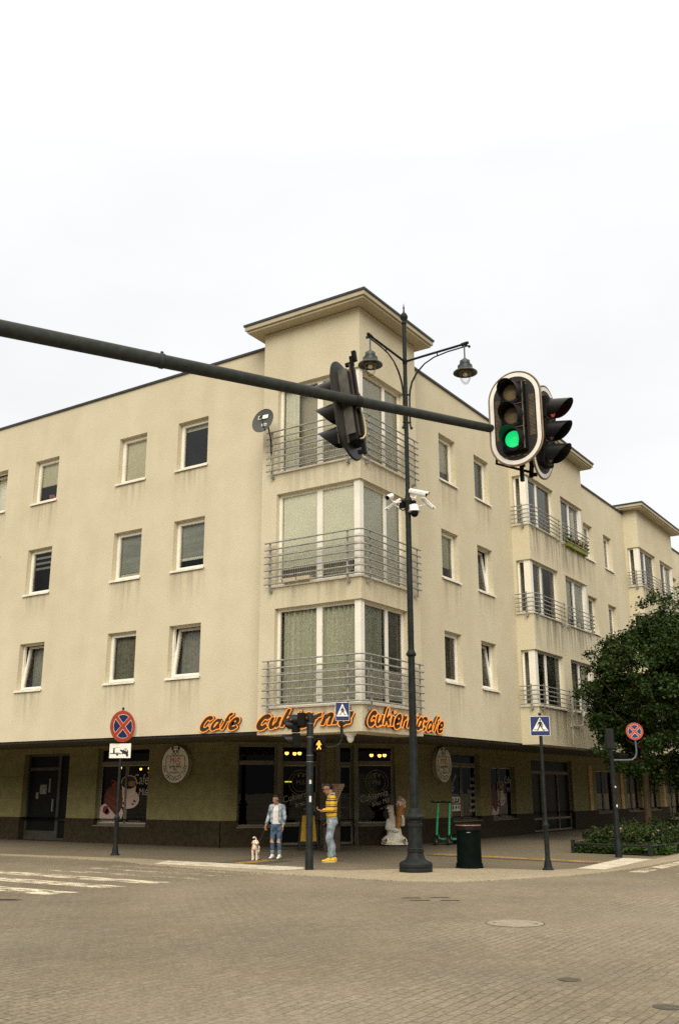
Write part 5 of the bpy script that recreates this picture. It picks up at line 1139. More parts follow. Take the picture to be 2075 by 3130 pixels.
def hand(wr, fd, nd, k=1.0, curl=.6, thumb=1):
    """palm + five bent fingers: wr wrist, fd finger direction, nd palm normal (fingers close towards it)"""
    wr, fd, nd = Vector(wr), Vector(fd).normalized(), Vector(nd).normalized(); sd = fd.cross(nd).normalized()*thumb; nd = (nd-fd*nd.dot(fd)).normalized(); H = []
    pc = wr+fd*.045*k
    H.append([(wr, .021*k)]+[(wr+fd*.085*k+sd*x*k, .012*k) for x in (-.03, .03)])
    for x, ln in ((.030, .072), (.011, .082), (-.009, .076), (-.029, .058)):
        a = wr+fd*.085*k+sd*x*k; b = a+(fd*math.cos(curl*.6)+nd*math.sin(curl*.6))*ln*.5*k; c = b+(fd*math.cos(curl*1.6)+nd*math.sin(curl*1.6))*ln*.5*k
        H += [limb(a, .0095*k, b, .0085*k), limb(b, .0085*k, c, .0072*k)]
    a = wr+fd*.03*k+sd*.026*k; b = a+(fd*.6+sd*.8+nd*.25).normalized()*.035*k; c = b+(fd*.85+sd*.25+nd*.4).normalized()*.032*k
    H += [limb(a, .012*k, b, .0105*k), limb(b, .0105*k, c, .009*k)]
    return H
SKIN = mat('skin', (.40, .205, .125), .55, .08, 9); HAIR = mat('dark hair', (.012, .009, .008), .5, .3, 30)
def head(Q, k=1.0):
    """Q: matrix placing a head (origin at its base on the neck, facing +Y)"""
    f = lambda x, y, z: Q @ Vector((x*k, y*k, z*k)); H = []
    H.append([(f(0, .0, .155), .082*k), (f(0, -.03, .15), .078*k), (f(0, .03, .14), .072*k)])
    H.append([(f(0, .03, .14), .066*k), (f(0, .055, .05), .042*k), (f(0, .045, .075), .052*k)])
    H.append([(f(0, .074, .03), .022*k), (f(0, .05, .05), .045*k)])
    H.append([(f(0, .10, .125), .010*k), (f(0, .118, .085), .014*k), (f(0, .09, .09), .016*k)])
    H.append([(f(-.02, .088, .055), .009*k), (f(.02, .088, .055), .009*k)])
    H.append([(f(-.035, .082, .135), .014*k), (f(.035, .082, .135), .014*k)])
    for sx in (-1, 1): H.append([(f(.076*sx, -.005, .13), (.010*k, .016*k, .026*k)), (f(.074*sx, .0, .10), (.008*k, .011*k, .014*k))])
    return H, f

# ------------------------------------------------------------------ the man with the phone
def eyes(Q, k, t, body):
    f = lambda x, y, z: Q @ Vector((x*k, y*k, z*k)); m = MB()
    for sx in (-1, 1): m.ball(f(.032*sx, .088, .118), .0095*k, 8, 6)
    m.build('eye', WHITE, body, True); m = MB()
    for sx in (-1, 1): m.ball(f(.032*sx, .0955, .116), .0055*k, 8, 6)
    m.build('iris', INK, body, True)
    m = MB(); m.tube([f(-.022, .099, .055), f(0, .102, .053), f(.022, .099, .055)], .0045*k, 6); m.build('lips', mat('lip', (.30, .10, .075), .5, .1, 9), body, True)
    m = MB()
    for sx in (-1, 1): m.tube([f(.015*sx, .098, .143), f(.035*sx, .096, .150), f(.055*sx, .084, .145)], .0055*k, 6)
    m.build('eyebrow', HAIR, body, True)
def man():
    fx = Vector((-.80, -.60, 0)); rz = math.atan2(-fx.x, fx.y)
    t = thing('person', 'man in a yellow and black striped sweater and light jeans looking down at a phone', 'person', (-.84, .44, 0), rz)
    Q = Matrix.Translation((0, .035, 1.485)) @ Matrix.Rotation(R(-24), 4, 'X'); Hh, f = head(Q, 1.0)
    H = list(Hh)
    H += [limb((0, .0, 1.42), .058, (0, .035, 1.53), .055)]
    H += [[((0, 0, .97), (.125, .08, .07)), ((0, .01, 1.12), (.12, .085, .08)), ((0, .0, 1.30), (.155, .105, .10)), ((0, -.01, 1.40), (.12, .07, .05))]]
    H += [[((-.17, -.01, 1.40), .06), ((.17, -.01, 1.40), .06), ((0, -.01, 1.36), .08)]]
    legs = {1: ((.095, 0, .93), (.10, .045, .50), (.105, -.035, .10)), -1: ((-.095, 0, .93), (-.095, .065, .50), (-.095, .02, .10))}
    for s, (hp, kn, an) in legs.items():
        H += [limb(hp, .07, kn, .05), limb(kn, .056, (kn[0], kn[1]*.4+an[1]*.6-.025, .33), .048), limb((kn[0], kn[1]*.4+an[1]*.6-.025, .33), .048, an, .036), limb(an, .036, (an[0], an[1]+.15, .035), .025), limb(an, .036, (an[0], an[1]-.05, .03), .03)]
    arms = {}
    for s in (1, -1):
        sh, el, wr = (.19*s, -.01, 1.39), (.235*s, .0, 1.13), (.075*s, .235, 1.10); arms[s] = (sh, el, wr)
        H += [limb(sh, .052, el, .04), limb(el, .04, wr, .027)]
        H += hand(wr, (-.055*s, .10, .035), (-.35*s, .35, .55), 1.0, .75, thumb=-s)
    body = fuse('body', H, .0062, SKIN, t, 2); eyes(Q, 1.0, t, body)
    f4 = lambda x, y, z: Q @ Vector((x, y, z))
    fuse('hair', [[(f4(0, -.02, .175), .083), (f4(0, -.045, .15), .079), (f4(0, .03, .205), .05)], [(f4(0, -.07, .10), .052), (f4(0, -.05, .14), .07)], [(f4(0, .06, .215), .03), (f4(0, .0, .225), .04)]], .010, HAIR, t, 1)
    m = MB()
    for sx in (-1, 1): m.tube([f4(.032*sx+.026*math.cos(a), .104, .116+.02*math.sin(a)) for a in [2*math.pi*i/12 for i in range(12)]], .0035, 5, closed=True); m.tube([f4(.057*sx, .10, .122), f4(.08*sx, .0, .125)], .003, 5)
    m.tube([f4(-.008, .106, .12), f4(.008, .106, .12)], .003, 5); m.build('glasses', INK, t, True)
    KN = mat_stripes(); SH = [[((0, .0, .955), (.175, .125, .04)), ((0, .015, 1.12), (.16, .125, .08)), ((0, .0, 1.30), (.185, .135, .10)), ((0, -.01, 1.41), (.13, .085, .045))], [((-.175, -.01, 1.395), .078), ((.175, -.01, 1.395), .078), ((0, -.01, 1.37), .10)]]
    for s, (sh, el, wr) in arms.items():
        mid = tuple(b*.25+a*.75 for a, b in zip(wr, el)); SH += [limb(sh, .074, el, .060), limb(el, .060, mid, .046)]
    fuse('sweater', SH, .011, KN, t, 3)
    SW = mat('pale blue shirt cloth', (.42, .46, .56), .8, .08, 12)
    fuse('shirt_hem', [[((0, .0, .955), (.165, .118, .055)), ((0, .0, .915), (.155, .11, .02))]], .012, SW, t, 2)
    fuse('collar', [[((-.07, .02, 1.455), .022), ((.07, .02, 1.455), .022), ((0, -.055, 1.475), .03), ((0, .07, 1.43), .018)], [((-.045, .06, 1.44), .014), ((-.02, .095, 1.40), .010)], [((.045, .06, 1.44), .014), ((.02, .095, 1.40), .010)]], .008, SW, t, 1)
    JN = mat('light washed denim', (.22, .28, .32), .85, .38, 11, .3, col2=(.27, .32, .35)); JH = [[((0, -.005, .96), (.172, .125, .06)), ((0, -.015, .84), (.172, .135, .08))]]
    for s, (hp, kn, an) in legs.items():
        JH += [limb((hp[0]*.9, -.01, .86), .105, kn, .08), limb(kn, .08, (kn[0], kn[1]*.4+an[1]*.6-.022, .33), .077), limb((kn[0], kn[1]*.4+an[1]*.6-.022, .33), .077, (an[0], an[1]+.005, .20), .062), [((an[0], an[1]+.01, .20), .064), ((an[0], an[1]+.012, .125), .06)], [((an[0], an[1]+.02, .165), .068), ((an[0], an[1]-.01, .15), .064)]]
    fuse('jeans', JH, .011, JN, t, 2)
    YS = mat('yellow suede', (.82, .52, .012), .7, .1, 12)
    for s, (hp, kn, an) in legs.items():
        x, y = an[0], an[1]; fuse('shoe', [[((x, y-.055, .05), (.04, .04, .045)), ((x, y+.06, .055), (.044, .06, .045)), ((x, y-.01, .09), (.04, .045, .035))], [((x, y+.06, .045), (.045, .06, .035)), ((x+.004*s, y+.165, .032), (.042, .05, .024))]], .009, YS, t, 2)
        m = MB(); m.prism([(x+a, y+b) for a, b in ((-.034, -.088), (.034, -.088), (.043, 0), (.044, .13), (.026, .198), (-.022, .198), (-.042, .13), (-.041, 0))], lambda a, b, d: (a, b, d), .0, .022); m.build('shoe_sole', mat('pale rubber sole', (.6, .5, .3), .7, .08, 9), t)
    RZ = Matrix.Rotation(rz, 3, 'Z'); base = Vector((-.84, .44, 0))
    ph = thing('phone', 'dark phone held by the man in the striped sweater', 'phone', base+RZ @ Vector((0, .335, 1.165)), rz); m = MB(); m.box((0, 0, 0), (.075, .012, .15), Matrix.Rotation(R(-55), 3, 'X')); m.build('phone_body', BLACK, ph, bevel=.004)
    m = MB(); m.box((0, -.006, .0045), (.066, .002, .136), Matrix.Rotation(R(-55), 3, 'X')); m.build('screen', DARKGLASS, ph)
man()

# ------------------------------------------------------------------ the woman with the dog
def woman():
    k = .86; fx = Vector((.32, -.95, 0)); rz = math.atan2(-fx.x, fx.y); P = Vector((-2.50, .58, 0))
    t = thing('person', 'woman in a faded denim jacket and ripped jeans standing over the white dog', 'person', P, rz)
    K = lambda *a: tuple(q*k for q in a)
    Q = Matrix.Translation(K(0, .03, 1.47)) @ Matrix.Rotation(R(-26), 4, 'X') @ Matrix.Rotation(R(-24), 4, 'Z'); Hh, f = head(Q, k*1.0); H = list(Hh)
    H += [limb(K(0, -.01, 1.40), .046*k, K(0, .025, 1.52), .045*k)]
    H += [[(K(0, 0, .98), (.122*k, .08*k, .07*k)), (K(0, .01, 1.12), (.115*k, .085*k, .08*k)), (K(0, .01, 1.28), (.14*k, .10*k, .10*k)), (K(0, -.01, 1.39), (.11*k, .06*k, .05*k))]]
    H += [[(K(-.155, -.01, 1.38), .05*k), (K(.155, -.01, 1.38), .05*k), (K(0, -.01, 1.34), .07*k)]]
    legs = {1: (K(.09, 0, .93), K(.105, .04, .50), K(.125, -.02, .10)), -1: (K(-.09, 0, .93), K(-.095, .05, .50), K(-.10, .03, .10))}
    for s, (hp, kn, an) in legs.items():
        H += [limb(hp, .068*k, kn, .05*k), limb(kn, .054*k, (an[0], an[1]-.01, .33*k), .053*k), limb((an[0], an[1]-.01, .33*k), .052*k, an, .034*k), limb(an, .034*k, (an[0], an[1]+.13*k, .035*k), .024*k), limb(an, .034*k, (an[0], an[1]-.045*k, .03*k), .028*k)]
    arms = {1: (K(.175, -.01, 1.37), K(.25, -.03, 1.10), K(.30, .06, .87)), -1: (K(-.175, -.01, 1.37), K(-.225, -.01, 1.09), K(-.205, .09, .85))}
    for s, (sh, el, wr) in arms.items():
        H += [limb(sh, .046*k, el, .037*k), limb(el, .037*k, wr, .025*k)]; H += hand(wr, (.04*s, .10, -.95), (-.8*s, .3, 0), k, .5 if s < 0 else 1.0, thumb=s)
    body = fuse('body', H, .0058, SKIN, t, 2); eyes(Q, k, t, body)
    f4 = lambda x, y, z: Q @ Vector((x*k, y*k, z*k))
    fuse('hair', [[(f4(0, -.022, .172), .086*k), (f4(0, -.045, .15), .082*k), (f4(0, .03, .205), .05*k)], [(f4(0, -.085, .09), .045*k), (f4(0, -.05, .14), .07*k)], [(f4(0, -.115, .17), .042*k), (f4(0, -.1, .13), .045*k)], [(f4(.07, -.01, .16), .022*k), (f4(.065, -.03, .11), .02*k)], [(f4(-.07, -.01, .16), .022*k), (f4(-.065, -.03, .11), .02*k)]], .009, HAIR, t, 1)
    TE = mat('white printed tee', (.68, .62, .60), .85, .16, 14); fuse('tee_shirt', [[(K(0, .012, .93), (.158*k, .118*k, .05*k)), (K(0, .02, 1.12), (.13*k, .105*k, .08*k)), (K(0, .02, 1.28), (.145*k, .115*k, .08*k)), (K(0, .005, 1.385), (.10*k, .07*k, .03*k))]], .010, TE, t, 2)
    DJ = mat('faded denim jacket', (.12, .165, .215), .9, .5, 9, .3, col2=(.33, .38, .42)); JK = []
    for s in (1, -1):
        JK.append([(K(.115*s, .02, .97), (.062*k, .11*k, .03*k)), (K(.10*s, .015, 1.15), (.065*k, .118*k, .06*k)), (K(.115*s, .015, 1.32), (.065*k, .118*k, .07*k)), (K(.10*s, -.01, 1.40), (.07*k, .07*k, .035*k))])
        JK.append([(K(.17*s, -.01, 1.375), .066*k), (K(.07*s, -.01, 1.40), .055*k)])
    JK.append([(K(-.12, -.06, .97), .055*k), (K(.12, -.06, .97), .055*k), (K(-.12, -.05, 1.36), .055*k), (K(.12, -.05, 1.36), .055*k)])
    for s, (sh, el, wr) in arms.items():
        mid = tuple(b*.3+a*.7 for a, b in zip(wr, el)); JK += [limb(sh, .064*k, el, .054*k), limb(el, .053*k, mid, .043*k), [(mid, .047*k), (tuple(b*.38+a*.62 for a, b in zip(wr, el)), .047*k)]]
    JK += [[(K(.075, .02, 1.43), .02*k), (K(.05, -.06, 1.45), .022*k), (K(-.05, -.06, 1.45), .022*k)], [(K(-.075, .02, 1.43), .02*k), (K(.0, -.065, 1.45), .02*k)]]
    fuse('jacket', JK, .010, DJ, t, 2)
    DN = mat('dark blue denim', (.035, .062, .12), .9, .45, 10, .3, col2=(.07, .11, .17)); JH = [[(K(0, 0, .95), (.162*k, .118*k, .06*k)), (K(0, -.01, .84), (.168*k, .128*k, .08*k))]]
    for s, (hp, kn, an) in legs.items(): JH += [limb((hp[0]*.9, -.005, .86*k), .098*k, kn, .07*k), limb(kn, .067*k, (an[0], an[1], .24*k), .058*k)]
    fuse('jeans', JH, .010, DN, t, 2)
    LD = mat('pale turned-up denim', (.20, .25, .29), .9, .25, 14)
    for s, (hp, kn, an) in legs.items():
        fuse('trouser_cuff', [[((an[0], an[1], .25*k), .058*k), ((an[0], an[1], .155*k), .054*k)]], .010, LD, t, 1)
        m = MB(); m.ball((kn[0]*1.02, kn[1]+.056*k, kn[2]-(.02 if s < 0 else .03)), (.042*k, .022*k, .060*k), 12, 8); m.build('knee_rip', SKIN, t, True)
        m = MB(); 
        for dz in (-.045, -.03, -.06): m.tube([(kn[0]-.05*k, kn[1]+.05*k, kn[2]+dz-.01), (kn[0], kn[1]+.083*k, kn[2]+dz), (kn[0]+.05*k, kn[1]+.05*k, kn[2]+dz+.012)], .004, 5)
        m.build('frayed_thread', TE, t)
        x, y = an[0], an[1]; WS = mat('white trainer leather', (.78, .75, .70), .5, .05, 10)
        fuse('shoe', [[((x, y-.045, .05), (.038, .038, .045)), ((x, y+.05, .05), (.040, .05, .04)), ((x, y-.005, .10), (.036, .04, .035))], [((x, y+.05, .042), (.041, .05, .032)), ((x+.004*s, y+.135, .032), (.038, .042, .024))]], .009, WS, t, 2)
    fuse('bracelet', [[(arms[-1][2], .03*k), (tuple(a+b for a, b in zip(arms[-1][2], (0, -.002, .012))), .03*k)]], .006, mat('thin gold band', (.5, .35, .12), .4, .1, 9, metal=.6), t, 0)
    RZ = Matrix.Rotation(rz, 3, 'Z'); return P+RZ @ (Vector(arms[1][2])+Vector((.01, .03, -.08)))
lead_hand = woman()

# ------------------------------------------------------------------ the dog
def dog():
    P = Vector((-2.66, -.02, 0)); fx = Vector((.52, -.85, 0)); rz = math.atan2(-fx.x, fx.y)
    t = thing('dog', 'small white dog in a red harness standing on the kerb beside the woman', 'dog', P, rz)
    FUR = mat('cream white fur', (.76, .69, .55), .95, .16, 18, .5)
    H = [[((0, .08, .265), (.068, .08, .085)), ((0, -.05, .285), (.06, .08, .066)), ((0, -.17, .285), (.056, .06, .06))],
         [((0, .11, .28), .06), ((.005, .135, .37), .047)], [((.01, .145, .40), (.058, .056, .054)), ((.02, .16, .395), .05)],
         [((.03, .185, .395), .034), ((.075, .235, .375), (.02, .022, .019))]]
    for s in (1, -1):
        H += [limb((.042*s, .115, .24), .036, (.046*s, .105, .125), .021), limb((.046*s, .105, .125), .02, (.046*s, .12, .03), .017), limb((.046*s, .12, .026), .02, (.046*s, .143, .018), .017)]
        H += [limb((.042*s, -.165, .27), .05, (.05*s, -.125, .175), .034), limb((.05*s, -.125, .175), .027, (.05*s, -.205, .115), .017), limb((.05*s, -.205, .115), .017, (.05*s, -.19, .025), .015), limb((.05*s, -.19, .022), .018, (.05*s, -.165, .016), .016)]
    tl = [(0, -.215, .32), (-.005, -.25, .40), (-.02, -.24, .47), (-.045, -.205, .50), (-.07, -.175, .485)]
    for a, b in zip(tl, tl[1:]): H.append(limb(a, .019, b, .019))
    fuse('body', H, .0085, FUR, t, 2)
    TAN = mat('tan ear fur', (.33, .20, .10), .95, .2, 20)
    for s, yy in ((1, .15), (-1, .13)): fuse('ear', [[((.012+.052*s, yy, .425), .02), ((.012+.074*s, yy+.01, .375), (.015, .02, .026))]], .007, FUR if s > 0 else TAN, t, 1)
    m = MB(); m.ball((.088, .252, .382), .011, 8, 6); m.build('nose', INK, t, True); m = MB()
    for q in ((.055, .195, .418), (.008, .208, .418)): m.ball(q, .008, 8, 6)
    m.build('eye', INK, t, True); m = MB(); m.tube([(.05, .222, .362), (.075, .243, .358), (.072, .215, .36)], .005, 5); m.build('mouth', INKRED, t, True)
    m = MB(); RH = mat('red webbing', (.36, .05, .035), .7, .15, 12)
    m.tube([(.074, .08, .30), (.06, .14, .25), (.0, .172, .225), (-.06, .14, .25), (-.074, .08, .30), (-.05, .05, .358), (0, .045, .368), (.05, .05, .358)], .0085, 6, closed=True); m.tube([(0, .168, .225), (0, .13, .185), (0, .04, .178)], .008, 6)
    m.tube([(.068, .02, .28), (0, .01, .362), (-.068, .02, .28), (0, .02, .172)], .008, 6, closed=True); m.build('harness', RH, t, True); mirror_x(t)
    RZ = Matrix.Rotation(rz, 3, 'Z'); a = P+RZ @ Vector((0, .02, .37)); b = lead_hand
    l = thing('dog_lead', 'thin dark lead running from the woman\'s hand to the white dog', 'dog lead', a); m = MB(); m.tube([(b-a)*u+Vector((0, 0, -.09*math.sin(math.pi*u))) for u in [i/10 for i in range(11)]], .005, 6); m.build('strap', mat('dark lead webbing', (.05, .03, .025), .7, .15, 12), l, True)
dog()

# ------------------------------------------------------------------ polar bear statue with an ice-cream cone
def bear():
    P = Vector((-3.02, 6.93, 0)); fx = Vector((.50, -.86, 0)); rz = math.atan2(-fx.x, fx.y)
    t = thing('bear_statue', 'seated white polar bear statue hugging a giant ice-cream cone by the cafe window', 'statue', P, rz)
    FURP = mat('weathered white fibreglass', (.86, .82, .71), .6, .16, 6, .25, detail=7)
    # local: +Y front, +X the bear's left (image right)
    H = [[((0, -.02, .20), (.24, .20, .16)), ((0, -.02, .45), (.20, .17, .12)), ((-.03, -.02, .66), (.155, .14, .11)), ((-.05, 0, .80), (.11, .10, .08))],
         [((-.07, .01, .84), .095), ((-.09, .02, .98), .085)], [((-.09, .03, 1.02), (.098, .095, .095)), ((-.10, .04, 1.07), (.08, .075, .075))],
         [((-.12, .07, 1.03), .062), ((-.19, .15, 1.06), (.045, .048, .04))], [((-.11, .07, .97), .05), ((-.155, .13, .955), (.036, .045, .022))]]
    for s in (-1, 1): H.append([((-.09+.075*s, -.01, 1.115), (.03, .022, .032))])
    for s in (-1, 1):
        H += [[((.20*s, .02, .17), .13), ((.27*s, .13, .14), .105)], [((.27*s, .13, .14), .10), ((.27*s, .22, .13), (.085, .05, .095))]]
    H += [limb((-.16, .02, .68), .085, (-.20, .12, .50), .075), limb((-.20, .12, .50), .075, (.06, .22, .44), .062), [((.06, .22, .44), .062), ((.10, .235, .445), .055)]]
    H += [limb((.10, .0, .68), .08, (.25, .08, .60), .065), limb((.25, .08, .60), .062, (.25, .19, .76), .055), [((.25, .19, .76), .055), ((.23, .225, .82), .058)]]
    fuse('body', H, .013, FURP, t, 3)
    m = MB(); pts = [(.38*math.cos(a)*(1+.04*math.sin(9*a)), .30*math.sin(a)*(1+.05*math.cos(7*a))+.03) for a in [2*math.pi*i/40 for i in range(40)]]; m.prism(pts, lambda a, b, d: (a, b, d), .035, .10); m.build('base', FURP, t, bevel=.012)
    m = MB()
    for q in ((-.28, -.1), (.28, -.1), (.25, .2), (-.25, .2)): m.lathe([(.02, 0), (.02, .04)], (*q, 0), 10)
    m.build('base_foot', BLACK, t)
    PAD = mat('dark paw pad', (.05, .035, .022), .7, .3, 10); PADB = mat('tan paw sole', (.34, .24, .12), .7, .25, 10)
    for s in (-1, 1):
        m = MB(); m.ball((.27*s, .262, .13), (.058, .018, .066), 14, 8); pw = m.build('paw_sole', PADB, t, True); m = MB(); m.ball((.27*s+.03, .258, .155), (.03, .022, .055), 12, 8); m.build('paw_pad', PAD, pw, True)
    m = MB(); m.ball((.20, .262, .81), (.022, .03, .035), 10, 7); m.build('paw_pad', PAD, t, True)
    m = MB(); m.ball((-.225, .185, 1.075), (.028, .028, .024), 10, 8); m.build('nose', INK, t, True); m = MB()
    for q in ((-.125, .118, 1.085), (-.185, .07, 1.095)): m.ball(q, .014, 8, 6)
    m.build('eye', INK, t, True); m = MB(); m.ball((-.165, .125, .99), (.034, .04, .018), 12, 8); m.build('mouth', mat('red mouth', (.26, .04, .035), .5, .2, 9), t, True)
    CONE = mat('waffle cone', (.42, .185, .05), .65, .3, 14, .3); a, b = Vector((.10, .22, .46)), Vector((.20, .16, 1.16)); ax = (b-a).normalized()
    m = MB(); m.tube([a, a+(b-a)*.3, b, b+ax*.02], [.05, .082, .142, .135], 22); m.build('waffle_cone', CONE, t, True)
    u = ax.cross(Vector((0, 1, 0))).normalized(); w = ax.cross(u); top = b
    CRM = mat('pink and white ice cream', (.50, .13, .11), .55, .1, 7, .2, col2=(.85, .75, .68)); Hs = [[(top-ax*.01, .13), (top+ax*.09, .12)], [(top+ax*.07+u*.02, .115), (top+ax*.20+u*.05, .035), (top+ax*.16, .07)]]
    for i in range(9): an = 2*math.pi*i/9; Hs.append([(top+(u*math.cos(an)+w*math.sin(an))*.125-ax*(.012+.03*(i % 3)), .036), (top+(u*math.cos(an)+w*math.sin(an))*.10+ax*.06, .05)])
    fuse('ice_cream', Hs, .013, CRM, t, 2)
    mirror_x(t)
bear()

# ------------------------------------------------------------------ pavement boards by the cafe door
bx = Vector((-3.95, 3.92, 0)); t = thing('pavement_board', 'black-framed yellow A-board leaning by the cafe door behind the signal pole', 'A-board', bx, math.atan2(bx.x-12.2, 18.9+bx.y)*-1 if False else R(38))
TL = R(13)
def aboard(sgn, nm_y):
    M = Matrix.Translation((0, .22*sgn, 0)) @ Matrix.Rotation(TL*sgn, 4, 'X'); f = lambda a, b, d: M @ Vector((a, d*-sgn*-1, b)); return f
for sgn in (-1, 1):
    f = aboard(sgn, 0); m = MB(); F_ = lambda pts, d0, d1: m.prism(pts, f, d0, d1)
    F_([(-.29, 0), (-.235, 0), (-.165, .98), (-.215, .98)], -.012, .012); F_([(.29, 0), (.235, 0), (.165, .98), (.215, .98)], -.012, .012); F_([(-.165, .92), (.165, .92), (.165, .98), (-.165, .98)], -.012, .012); F_([(-.225, .17), (.225, .17), (.22, .23), (-.22, .23)], -.012, .012)
    m.build('frame', BLACKM, t)
    m = MB(); m.prism([(-.22, .235), (.22, .235), (.165, .915), (-.165, .915)], f, -.006, .006); pn = m.build('yellow_panel', mat('chalked yellow panel', (.50, .29, .02), .8, .12, 9), t)
    m = MB(); rnd = random.Random(3); z = .84
    while z > .28:
        x = -.12
        while x < .12: wd = rnd.uniform(.02, .05); m.poly([f(a, b, -.008*sgn*-1*sgn) for a, b in ((x, z), (x+wd, z+.004), (x+wd, z+.014), (x, z+.012))]); x += wd+rnd.uniform(.012, .04)
        z -= rnd.uniform(.06, .085)
    m.build('chalk_marks', mat('brown chalk line', (.2, .11, .03), .9, .2, 9), pn, recalc=False)
px = Vector((-3.05, 3.72, 0))
t = thing('planter_box', 'plain dark brown box standing behind the man in the striped sweater', 'box', px, R(36)); m = MB(); m.box((0, 0, .31), (.44, .4, .62)); m.build('body', mat('dark brown board', (.055, .035, .02), .7, .3, 5), t, bevel=.008); m = MB(); m.box((0, 0, .635), (.47, .43, .03)); m.build('lid', BLACKM, t, bevel=.005)
t = thing('folding_stand', 'thin red crossed-leg stand on the dark box left of the man', 'folding stand', px+Vector((-.02, -.02, .65)), R(36)); m = MB(); RB = mat('red painted tube', (.38, .08, .03), .5, .15, 9)
for dy in (-.12, .12): m.tube([(-.2, dy, 0), (.16, dy, .40)], .009, 6); m.tube([(.16, dy, 0), (-.2, dy, .40)], .009, 6)
m.build('legs', RB, t, True); m = MB(); m.box((-.02, 0, .415), (.42, .34, .03)); m.build('top', BLACKM, t)
# cone-shaped ice cream menu, standing on the stand
t = thing('menu_board', 'cream cone-shaped ice cream menu board behind the head of the man in stripes', 'menu board', px+Vector((.05, -.0, 1.10)), R(38))
f = lambda a, b, d: (a, d, b)
out = [(-.30, .62), (.30, .62), (.30, .56), (.22, .42), (0.06, .02), (0.02, .02), (-.26, .44), (-.30, .52)]
m = MB(); m.prism(out, f, -.012, .012); m.build('board', mat('cream menu print', (.52, .42, .30), .7, .14, 12), t)
m = MB(); put_text(m, 'LODY', lambda a, b: (a, -.0145, b), 0, .52, .11, 'c', .015)
rnd = random.Random(5)
for i in range(7):
    z = .47-.055*i; hw = max(.03, .2*(1-i/8)); x = -hw
    while x < hw: wd = rnd.uniform(.02, .05); m.quad((x, -.0145, z), (x+wd, -.0145, z+.002), (x+wd, -.0145, z+.02), (x, -.0145, z+.018)); x += wd+.02
m.build('red_print', INKRED, t, recalc=False)
m = MB(); m.tube([(-.30, -.0, .50), (-.26, 0, .43), (.02, 0, .015)], .012, 6); m.build('red_edge', RB, t, True); m = MB(); m.tube([(.04, .02, .03), (.04, .02, -.30)], .012, 8); m.build('post', BLACKM, t)

# ------------------------------------------------------------------ things fixed to the facade
dc = Vector((-1.92, -.98, 10.36)); t = thing('satellite_dish', 'dark grey oval satellite dish clamped to the top left end of the uppermost railing', 'satellite dish', dc)
nrm = Vector((.08, -.96, .24)).normalized(); ux = nrm.cross(Vector((0, 0, 1))).normalized()*-1; uz = ux.cross(nrm)*-1; ux = -nrm.cross(uz) if False else ux
if uz.z < 0: uz = -uz
if ux.x < 0: ux = -ux
D = lambda a, b, d: ux*a+uz*b+nrm*d
m = MB(); n = 32; rings = []
for r in (0.02, .12, .2, .27, .3): rings.append([D(r*math.cos(2*math.pi*i/n), 1.12*r*math.sin(2*math.pi*i/n), .45*r*r) for i in range(n)])
for a, b in zip(rings, rings[1:]):
    for i in range(n): m.quad(a[i], a[(i+1) % n], b[(i+1) % n], b[i])
m.poly(rings[0]); dd_ = MB(); dd_.v = [tuple(Vector(v)-nrm*.012) for v in m.v]; dd_.f = list(m.f); m.add(dd_.v, dd_.f); m.tube(rings[-1], .008, 6, closed=True); m.build('dish', mat('grey dish paint', (.055, .058, .052), .5, .12, 8), t, True, recalc=False)
m = MB(); m.poly([D(a, b, .028) for a, b in ((-.16, .06), (.13, .06), (.13, .17), (-.16, .17))]); fn_ = lambda a, b: D(a, b, .035); put_text(m, 'HD', fn_, 0.06, -.17, .11, 'c', .02); m.build('white_print', WHITE, t, recalc=False)
m = MB(); m.poly([D(a, b, .032) for a, b in ((-.14, .075), (-.05, .075), (-.05, .155), (-.14, .155))]); m.build('dark_print', INK, t, recalc=False)
m = MB(); m.tube([D(.10, -.30, .0), D(.17, -.28, .20), D(.22, -.16, .40)], .012, 8); m.tube([D(.22, -.16, .40), D(.215, -.09, .40)], .03, 10); m.tube([D(0, -.0, -.02), D(.05, -.05, -.14), Vector((0, .30, -.35)), Vector((0, .33, -.75))], .02, 8); m.build('feed_arm', COPING, t, True)
m = MB(); m.tube([Vector((0.02, .3, -.3)), Vector((.10, .31, -.6)), Vector((.04, .32, -.9)), Vector((.0, .33, -1.25))], .006, 6); m.tube([Vector((-.02, .3, -.3)), Vector((-.05, .31, -.7)), Vector((.02, .32, -1.2))], .006, 6); m.build('loose_cable', mat('pale loose cable', (.5, .46, .34), .7, .1, 9), t, True)
t = thing('flower_box', 'yellow-green flower box hung on the top right bay railing', 'flower box', (BX+.07, 13.55, 9.62)); m = MB(); m.hexa([(-.07, -.95, .0), (.05, -.95, .0), (.05, .95, .0), (-.07, .95, .0), (-.09, -.98, .2), (.055, -.98, .2), (.055, .98, .2), (-.09, .98, .2)]); m.build('box', mat('lime green plastic', (.20, .21, .02), .5, .1, 6), t)
LEAF = mat_leaf('tree leaf', (.008, .020, .005), (.038, .068, .012)); LEAF2 = mat_leaf('ivy leaf', (.016, .035, .008), (.06, .10, .02)); LEAF3 = mat_leaf('rose leaf', (.012, .028, .008), (.05, .075, .018))
